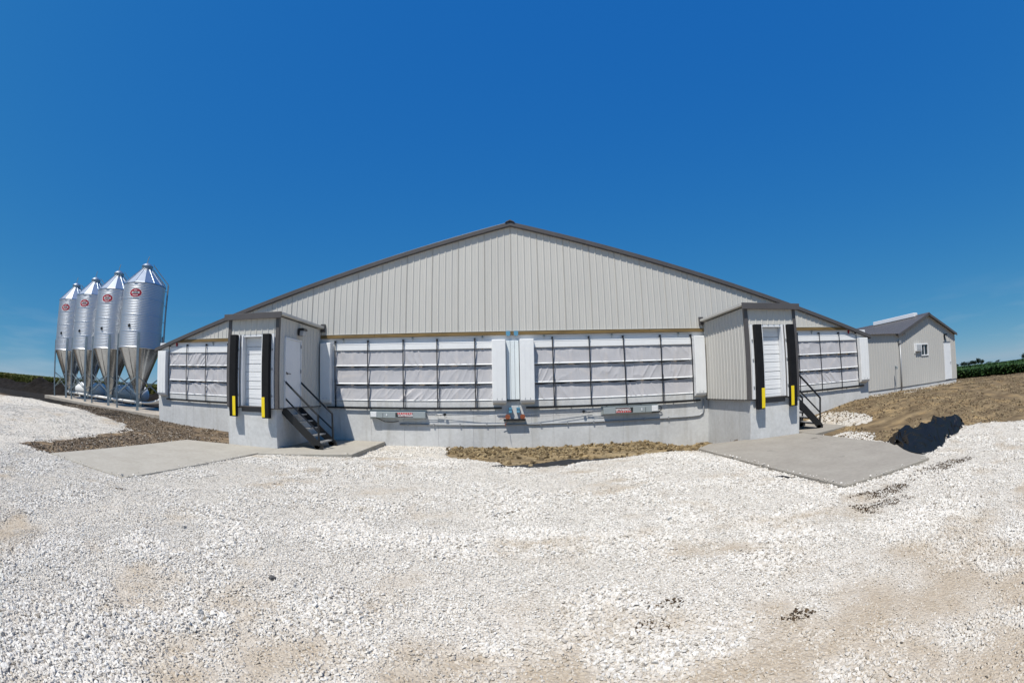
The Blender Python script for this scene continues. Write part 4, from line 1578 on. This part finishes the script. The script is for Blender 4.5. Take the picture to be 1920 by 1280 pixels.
# ------------------------------------------------------------------ office building at the right
OY = 1.0
of = thing('office_building', (21.5, OY, .7), 'small grey steel office with dark gable roof and white door', 'building')
XL, XA, XR, ZE_, ZA_ = 19.55, 22.97, 26.35, 3.46, 4.56
XLINK = 15.80
def zo(x):
    return ZA_ - (ZA_ - ZE_) * abs(x - XA) / (XR - XA)


box('foundation', M['concrete'], of, XLINK, XR, OY + .0, OY + .2, -.2, .81, bevel=.008)
box('foundation', M['concrete'], of, XR - .2, XR, OY + .202, OY + 10, -.2, .81)
dxa, dxb, dzt = 24.72, 25.66, 2.98
wxa, wxb, wza, wzb = 21.88, 22.72, 2.30, 2.96
pl = lambda u, d, z: (u, OY - .004 - d, z)
siding(of, XLINK, XL, lambda x: .80, lambda x: 3.50, pl, M['siding_dimmed'])
siding(of, XL, wxa, lambda x: .80, lambda x: zo(x) - .02, pl, M['siding_dimmed'], start=XL)
siding(of, wxa, wxb, lambda x: .80, lambda x: wza, pl, M['siding_dimmed'], start=wxa)
siding(of, wxa, wxb, lambda x: wzb, lambda x: zo(x) - .02, pl, M['siding_dimmed'], start=wxa)
siding(of, wxb, dxa, lambda x: .80, lambda x: zo(x) - .02, pl, M['siding_dimmed'], start=wxb)
siding(of, dxa, dxb, lambda x: dzt, lambda x: zo(x) - .02, pl, M['siding_dimmed'], start=dxa)
siding(of, dxb, XR - .10, lambda x: .80, lambda x: zo(x) - .02, pl, M['siding_dimmed'], start=dxb)
obj('wall_core', MB().prism([(XLINK, .82), (wxa - .01, .82), (wxa - .01, 3.4), (XLINK, 3.4)], 'y', OY + .0, OY + .12), M['dark_in'], of)
obj('wall_core', MB().prism([(wxb + .01, .82), (dxa - .01, .82), (dxa - .01, 3.4), (wxb + .01, 3.4)], 'y', OY + .0, OY + .12), M['dark_in'], of)
siding(of, OY + .1, OY + 10, lambda u: .80, lambda u: ZE_ - .05, lambda u, d, z: (XR + .002 + d, u, z))
box('base_trim', M['trim'], of, XLINK, XR, OY - .03, OY - .003, .785, .80)
box('corner_trim', M['siding'], of, XR - .11, XR + .03, OY - .03, OY + .1, .80, ZE_ - .02)
for s in (-1, 1):
    e = XA + s * (XR - XA + .16)
    v = [(XA, zo(XA) + .05), (e, zo(e) + .05), (e, zo(e)), (XA, zo(XA))]
    obj('roof_slope', MB().prism(v, 'y', OY - .18, OY + 10.2), M['roof'], of)
    v = [(XA, zo(XA) + .07), (e, zo(e) + .07), (e, zo(e) - .07), (XA, zo(XA) - .07)]
    obj('rake_trim', MB().prism(v, 'y', OY - .215, OY - .183), M['trim'], of, bevel=.005)
    for i in range(46):
        y = OY - .1 + i * .2286
        obj('roof_rib', MB().beam((XA, y, zo(XA) + .058), (e, y, zo(e) + .058), .03, .02), M['roof'], of)
obj('ridge_cap', MB().prism([(XA - .2, zo(XA + .2) + .06), (XA, ZA_ + .10), (XA + .2, zo(XA + .2) + .06)], 'y', OY - .23, OY + 10.2), M['trim'], of)
obj('ridge_vent', MB().prism([(XA - .22, zo(XA + .22) + .08), (XA - .2, ZA_ + .24), (XA + .2, ZA_ + .24), (XA + .22, zo(XA + .22) + .08)], 'y', OY + .95, OY + 4.9), M['white'], of, bevel=.02)
# roof over the link between office and barn, its ribbed sheet ends overhanging the wall
lk = []
for i, (x, d) in enumerate(ribbed(16.0, 20.2)):
    lk.append((x, d))
v = [(x, OY - .19, 3.50 + d) for x, d in lk] + [(x, OY + 4.2, 4.02 + d) for x, d in lk]
n_ = len(lk)
v += [(x, OY - .19, 3.488 + d) for x, d in lk] + [(x, OY + 4.2, 4.0 + d) for x, d in lk]
f = [(i, i + 1, n_ + i + 1, n_ + i) for i in range(n_ - 1)] + [(2 * n_ + i, 3 * n_ + i, 3 * n_ + i + 1, 2 * n_ + i + 1) for i in range(n_ - 1)] + [(i, 2 * n_ + i, 2 * n_ + i + 1, i + 1) for i in range(n_ - 1)]
me = bpy.data.meshes.new('link_roof')
me.from_pydata(v, [], f)
link('link_roof', me, M['roof'], of)
od = box('door', M['white'], of, dxa + .04, dxb - .04, OY - .025, OY + .03, .83, dzt - .05, bevel=.004)
for a_, b_, z0, z1 in ((dxa, dxa + .038, .81, dzt), (dxb - .038, dxb, .81, dzt), (dxa + .04, dxb - .04, dzt - .046, dzt)):
    box('frame', M['white'], od, a_, b_, OY - .035, OY + .03, z0, z1)
box('drip_cap', M['trim'], od, dxa - .03, dxb + .03, OY - .05, OY - .01, dzt + .002, dzt + .03)
obj('handle', MB().lathe([(0, 0), (.03, 0), (.035, -.05), (0, -.06)], 12, (dxb - .13, OY - .025, 1.80), 'Y'), M['conduit'], od)
wn_ = obj('window', MB().box(wxa, wxb, OY - .05, OY + .06, wzb - .06, wzb).box(wxa, wxb, OY - .05, OY + .06, wza, wza + .06)
          .box(wxa, wxa + .05, OY - .05, OY + .06, wza + .061, wzb - .061).box(wxb - .05, wxb, OY - .05, OY + .06, wza + .061, wzb - .061)
          .box((wxa + wxb) / 2 - .02, (wxa + wxb) / 2 + .02, OY - .01, OY + .06, wza + .061, wzb - .061), M['white'], of)
box('pane', M['glass'], wn_, wxa + .05, wxb - .05, OY + .02, OY + .03, wza + .06, wzb - .06)
acu = thing('air_conditioner', (21.5, OY, 2.5), 'white window air conditioner beside the office window', 'air conditioner')
a_ = box('casing', M['white'], acu, 21.22, 21.84, OY - .15, OY - .02, 2.56, 2.96, bevel=.012)
box('side_frame', M['white'], acu, 21.16, 21.22, OY - .05, OY - .004, 2.46, 2.98)
gr = box('front_grille', M['conduit'], acu, 21.30, 21.76, OY - .162, OY - .151, 2.62, 2.90)
for k in range(6):
    box('fin', M['white'], gr, 21.30, 21.76, OY - .168, OY - .1625, 2.63 + k * .045, 2.648 + k * .045)
lo = thing('door_lamp', (24.9, OY, 3.1), 'black lamp on the office gable above the white door', 'lamp')
box('head', M['blackpaint'], lo, 24.80, 25.05, OY - .22, OY - .04, 3.36, 3.46, bevel=.01)
box('back_box', M['blackpaint'], lo, 24.86, 24.99, OY - .06, OY - .02, 3.10, 3.36)
cdp = thing('electric_conduit', (19.55, OY, .6), 'grey service conduit standing up the office wall at the corner of the gable', 'pipe')
obj('riser', MB().tube([(19.62, OY - .10, .3), (19.62, OY - .10, 3.05)], .045, 10), M['conduit'], cdp, smooth=True)
box('head_box', M['conduit'], cdp, 19.54, 19.71, OY - .16, OY - .03, 3.0, 3.16, bevel=.01)
hyd = thing('wall_hydrant', (18.95, OY, .5), 'thin grey water hydrant post in front of the link wall', 'hydrant')
obj('stem', MB().tube([(18.9, OY - .25, .3), (18.9, OY - .25, 1.75)], .022, 8), M['conduit'], hyd)
obj('head', MB().tube([(18.9, OY - .25, 1.72), (18.9, OY - .25, 1.9), (18.9, OY - .35, 1.84), (18.9, OY - .37, 1.74)], .035, 8), M['leg'], hyd)

# ------------------------------------------------------------------ black plastic sheet and geotextile
ns, nt = 240, 120
ss, tt = np.meshgrid(np.linspace(0, 1, ns), np.linspace(0, 1, nt))


def curve(P):
    P = np.array(P, float)
    L_ = np.r_[0, np.cumsum(np.hypot(*np.diff(P, axis=0).T))]
    q_ = ss[0] * L_[-1]
    k_ = np.ones(15) / 15
    out = []
    for c_ in (0, 1):
        v_ = np.interp(q_, L_, P[:, c_])
        out.append(np.convolve(np.pad(v_, 7, mode='edge'), k_, 'valid'))
    return out


fx, fy = curve([(9.25, -6.95), (8.75, -7.9), (8.25, -8.75), (8.05, -9.4), (8.7, -9.35), (9.6, -8.9), (10.6, -8.65), (11.5, -8.3), (12.5, -7.85)])
bx, by = curve([(9.30, -6.85), (9.8, -6.95), (10.3, -6.75), (11.1, -6.85), (11.8, -6.75), (12.4, -7.0), (12.75, -7.4), (12.6, -7.8)])
jit = .30 * (vnoise(ss * 9, tt * 2, .30, 61) - .5)
xx = fx * (1 - tt) + bx * tt + jit
yy = fy * (1 - tt) + by * tt + jit


def ridge(x_, y_, sc_, sd_):
    return 1 - np.sqrt((2 * vnoise(x_, y_, sc_, sd_) - 1) ** 2 + .01)


wx_, wy_ = xx + .22 * (vnoise(xx, yy, .4, 64) - .5), yy + .22 * (vnoise(xx, yy, .4, 66) - .5)
edge_ = S(tt / .42) ** .8 * S((1 - tt) / .20) * S(ss / .16) * S((1 - ss) / .12)
base = np.maximum(ground_z(xx, yy) + .03, np.where(inpoly(xx, yy, SLABS[1]), .006, -9))
body = .06 + .16 * S((tt - .25) / .5) * (.15 + 1.2 * vnoise(ss * 6, tt * .8, .8, 69))
crum = .20 * ridge(ss * 5.5 + .5 * tt, tt * 1.1, .62, 65) ** 1.8 + .10 * ridge(wx_ - .5 * wy_, wy_ * .6, .34, 67) ** 1.5 + .03 * ridge(wx_ * .8, wy_, .16, 68)
zz = base + edge_ * (body + crum) * .82 + .008
idx = np.arange(ns * nt).reshape(nt, ns)
me = bpy.data.meshes.new('plastic_sheet')
me.from_pydata(np.stack([xx.ravel(), yy.ravel(), zz.ravel()], 1).tolist(), [], np.stack([idx[:-1, :-1], idx[:-1, 1:], idx[1:, 1:], idx[1:, :-1]], -1).reshape(-1, 4).tolist())
tag(link('plastic_sheet', me, M['tarp'], smooth=True), 'crumpled black plastic sheet heaped at the edge of the concrete apron', 'tarp')


def strip(name, path, widths, hgts, label, cat, seed):
    n_, k_ = 60, 9
    path = np.array(path, float)
    L_ = np.r_[0, np.cumsum(np.hypot(*np.diff(path, axis=0).T))]
    q = np.linspace(0, L_[-1], n_)
    cx_, cy_ = np.interp(q, L_, path[:, 0]), np.interp(q, L_, path[:, 1])
    w_, h_ = np.interp(q, L_, widths), np.interp(q, L_, hgts)
    tx, ty = np.gradient(cx_), np.gradient(cy_)
    l_ = np.hypot(tx, ty)
    nx_, ny_ = -ty / l_, tx / l_
    v_ = []
    for i in range(n_):
        for j in range(k_):
            t_ = j / (k_ - 1) - .5
            x_ = cx_[i] + nx_[i] * w_[i] * t_ + .05 * (vnoise(q[i], j, .2, seed) - .5)
            y_ = cy_[i] + ny_[i] * w_[i] * t_ + .05 * (vnoise(q[i], j + 40., .2, seed) - .5)
            z_ = float(full_z(np.array([x_]), np.array([y_]))[0]) + .012 + h_[i] * (1 - (2 * t_) ** 2) * (.4 + vnoise(q[i], j * .3, .25, seed + 1))
            v_.append((x_, y_, z_))
    f_ = [(i * k_ + j, (i + 1) * k_ + j, (i + 1) * k_ + j + 1, i * k_ + j + 1) for i in range(n_ - 1) for j in range(k_ - 1)]
    me = bpy.data.meshes.new(name)
    me.from_pydata(v_, [], f_)
    return tag(link(name, me, M['fabric_black'], smooth=True), label, cat)


strip('geotextile', [(-.5, -4.85), (.3, -4.75), (1.3, -4.35), (2.2, -3.75), (2.75, -3.45)], [.15, .55, .5, .45, .1], [.01, .04, .08, .05, .01], 'strip of black ground fabric at the edge of the clay patch', 'fabric', 71)
strip('plastic_scrap', [(4.72, -8.0), (4.9, -8.12), (4.98, -8.3), (5.05, -8.33)], [.03, .09, .05, .02], [.01, .03, .02, .01], 'small black plastic scrap on the gravel by the stained apron', 'scrap', 73)

# a few odd stones that stand out
def odd_stone(x, y, s, c, label):
    me = proto_stone(int(abs(x * 100)) + 5, 16)
    o = link('stone', me, mat('odd_stone', c, .9, bump=.3, bscale=20), None)
    o.location = (x, y, float(full_z(np.array([x]), np.array([y]))[0]) + s * .35)
    o.scale = (s, s, s)
    o.rotation_euler = (.2, .1, x)
    return tag(o, label, 'stone')


odd_stone(-2.19, -11.75, .05, (.09, .085, .08), 'dark grey stone lying alone on the white gravel')
odd_stone(-4.0, -11.0, .055, (.30, .29, .27), 'grey stone among the white gravel ahead of the apron')

# ------------------------------------------------------------------ dark soil bank at the left and the fields
path = np.array([(-75, 2.0), (-53, 4.8), (-43, 5.6), (-36, 8.2), (-28, 10.8), (-17, 12.5)], float)
Lp = np.r_[0, np.cumsum(np.hypot(*np.diff(path, axis=0).T))]
n_, k_ = 420, 26
q = np.linspace(0, Lp[-1], n_)
cx_, cy_ = np.interp(q, Lp, path[:, 0]), np.interp(q, Lp, path[:, 1])
tx, ty = np.gradient(cx_), np.gradient(cy_)
ll = np.hypot(tx, ty)
Q, T_ = np.meshgrid(q, np.linspace(-1, 1, k_), indexing='ij')
xx = cx_[:, None] + (-ty / ll)[:, None] * T_ * 2.6
yy = cy_[:, None] + (tx / ll)[:, None] * T_ * 2.6
H = (1 - np.abs(T_) ** 1.7) * (.85 + .42 * (fbm(Q, T_, 3.2, 81, 3) - .5) * 1.6 + .5 * np.exp(-((Q - Lp[-1] * .0 - 33.5) / .9) ** 2))
zz = ground_z(xx, yy) - .05 + np.clip(H, -.05, 2) + (fbm(xx, yy, .7, 83, 4) - .5) * .5 * (1 - T_ ** 2)
idx = np.arange(n_ * k_).reshape(n_, k_)
me = bpy.data.meshes.new('soil_bank')
me.from_pydata(np.stack([xx.ravel(), yy.ravel(), zz.ravel()], 1).tolist(), [], np.stack([idx[:-1, :-1], idx[1:, :-1], idx[1:, 1:], idx[:-1, 1:]], -1).reshape(-1, 4).tolist())
tag(link('soil_bank', me, M['darksoil'], smooth=False), 'low bank of black topsoil behind the gravel and feed bins', kind='structure')


def leaf_clump(seed, n, h, w, lw, ll_):
    """upright tuft of bent leaf blades"""
    rs = np.random.default_rng(seed)
    v_, f_ = [], []
    for i in range(n):
        a_ = rs.uniform(0, 6.28)
        r_ = w * math.sqrt(rs.random())
        bx, by, bz = r_ * math.cos(a_), r_ * math.sin(a_), h * rs.uniform(.1, .95) ** .7
        d = Vector((math.cos(a_ + rs.normal(0, .6)), math.sin(a_ + rs.normal(0, .6)), rs.uniform(-.3, .7))).normalized()
        s_ = d.cross(Vector((0, 0, 1))).normalized()
        L1 = ll_ * rs.uniform(.6, 1.2)
        W1 = lw * rs.uniform(.7, 1.2)
        p = Vector((bx, by, bz))
        o_ = len(v_)
        v_ += [p, p + d * L1 * .5 + s_ * W1, p + d * L1 + Vector((0, 0, -.25 * L1)), p + d * L1 * .5 - s_ * W1]
        f_.append((o_, o_ + 1, o_ + 2, o_ + 3))
    me_ = bpy.data.meshes.new('leaf_clump')
    me_.from_pydata([tuple(p) for p in v_], [], f_)
    return me_


soy = [leaf_clump(300 + i, 110, .74, .34, .075, .18) for i in range(4)]
n = 16000
x = 37.6 + 75 * RNG.random(n) ** 1.7
y = RNG.uniform(-14, 75, n)
x = np.where(x < 60, 37.6 + np.round((x - 37.6) / .76) * .76 + RNG.normal(0, .06, n), x)
x = x + 1.2 * (fbm(y, y * 0, 6, 91, 3) - .5)
z = ground_z(x, y) - .05
s = RNG.uniform(.85, 1.2, n) * np.where(x > 60, 1.25, 1)
scatter('soybean_crop', np.c_[x, y, z], s, np.c_[np.zeros((n, 2)), RNG.uniform(0, 6.28, n)], RNG.integers(0, 4, n), soy, M['soyleaf'], 'dark green soybean crop beyond the office')
corn = [leaf_clump(320 + i, 70, 1.35, .3, .05, .38) for i in range(4)]
n = 15000
w = RNG.random(n) ** 1.8
x = RNG.uniform(-130, -14, n)
base_y = np.interp(x, path[:, 0], path[:, 1]) + 2.4
y = base_y + .3 + 60 * w
z = ground_z(x, y) - .08
scatter('corn_crop', np.c_[x, y, z], RNG.uniform(.85, 1.12, n), np.c_[np.zeros((n, 2)), RNG.uniform(0, 6.28, n)], RNG.integers(0, 4, n), corn, M['grassleaf'], 'yellowish green crop standing behind the black soil bank')


def canopy(name, xs_, ys_, h, amp, mat_, label, mask=None):
    X_, Y_ = np.meshgrid(xs_, ys_)
    Z_ = ground_z(X_, Y_) + h + (fbm(X_, Y_, 1.7, 95, 3) - .5) * amp
    ny_, nx_ = X_.shape
    id_ = np.arange(ny_ * nx_).reshape(ny_, nx_)
    me_ = bpy.data.meshes.new(name)
    me_.from_pydata(np.stack([X_.ravel(), Y_.ravel(), Z_.ravel()], 1).tolist(), [], np.stack([id_[:-1, :-1], id_[:-1, 1:], id_[1:, 1:], id_[1:, :-1]], -1).reshape(-1, 4).tolist())
    return tag(link(name, me_, mat_, smooth=True), label, kind='stuff')


def geo(a_, b_, n_):
    return a_ + (b_ - a_) * (np.linspace(0, 1, n_) ** 3)


M['soyfar'] = mat('soybean_canopy', (.035, .072, .02), .8, 0, .2, var=.35, vscale=.25, bump=.6, bscale=2, bdist=.4, stretch=(.5, .1, 1))
M['cornfar'] = mat('corn_canopy', (.12, .135, .035), .8, 0, .2, var=.35, vscale=.2, bump=.6, bscale=2, bdist=.4)
canopy('soybean_canopy', geo(41, 1600, 110), np.r_[np.linspace(-30, 80, 90), geo(82, 1500, 50)], .62, .2, M['soyfar'], 'far green soybean field reaching to the skyline')
canopy('corn_canopy', -geo(16, 1600, 120)[::-1], geo(14, 1500, 110), 1.12, .22, M['cornfar'], 'far pale green crop field reaching to the skyline')


# ------------------------------------------------------------------ far trees on the skyline
def far_tree(az, dist, h, w, label):
    x, y = CAM.x + dist * math.sin(az), CAM.y + dist * math.cos(az)
    z = float(ground_z(np.array([x]), np.array([y]))[0])
    t = thing('skyline_tree', (x, y, z), label, 'tree', 'trees on the far skyline')
    obj('trunk', MB().tube([(x, y, z - .5), (x, y, z + h * .5)], [h * .04, h * .02], 6), M['bark'], t)
    rs = np.random.default_rng(int(az * 10000))
    n_ = 260
    lob = rs.normal(0, .5, (7, 3)) * np.array([w * .5, w * .5, h * .22]) + np.array([0, 0, h * .6])
    c_ = lob[rs.integers(0, 7, n_)] + rs.normal(0, 1, (n_, 3)) * np.array([w * .2, w * .2, h * .13])
    c_[:, 2] = np.clip(c_[:, 2], h * .12, h)
    mb_ = MB()
    for p in c_:
        d = Vector(rs.normal(size=3)).normalized()
        e_ = d.orthogonal().normalized() * h * .09
        g_ = d.cross(e_)
        P_ = Vector((x, y, z)) + Vector(p)
        mb_.add([P_ + e_, P_ + g_, P_ - e_, P_ - g_], [(0, 1, 2, 3)])
    me_ = bpy.data.meshes.new('crown')
    me_.from_pydata(mb_.v, [], mb_.f)
    link('crown', me_, M['leafdark'], t)
    return t


TR = [(58.75, 4.5, 8, 'small dark skyline tree right beside the office wall'), (59.3, 5, 9, 'rounded dark skyline tree, second from the office wall'), (59.85, 6, 8, 'dark skyline tree, third from the office wall'),
      (60.35, 5.5, 8, 'broad dark skyline tree, fourth from the office wall'), (60.8, 6.5, 9, 'dark skyline tree, fifth from the office wall'), (61.25, 6.5, 8, 'dark skyline tree, sixth from the office wall'),
      (61.75, 8.5, 7, 'tallest pointed dark tree of the skyline clump'), (62.4, 6.5, 5, 'lone dark tree just past the end of the skyline clump'), (63.4, 3.6, 12, 'low pale hump of a tree far out on the skyline'),
      (64.6, 3.8, 6, 'tiny far tree alone on the skyline over the field'), (68.6, 8, 9, 'dark skyline tree at the outer edge of the field')]
for azd, h, w, lb in TR:
    far_tree(math.radians(azd), 620, h, w, lb)
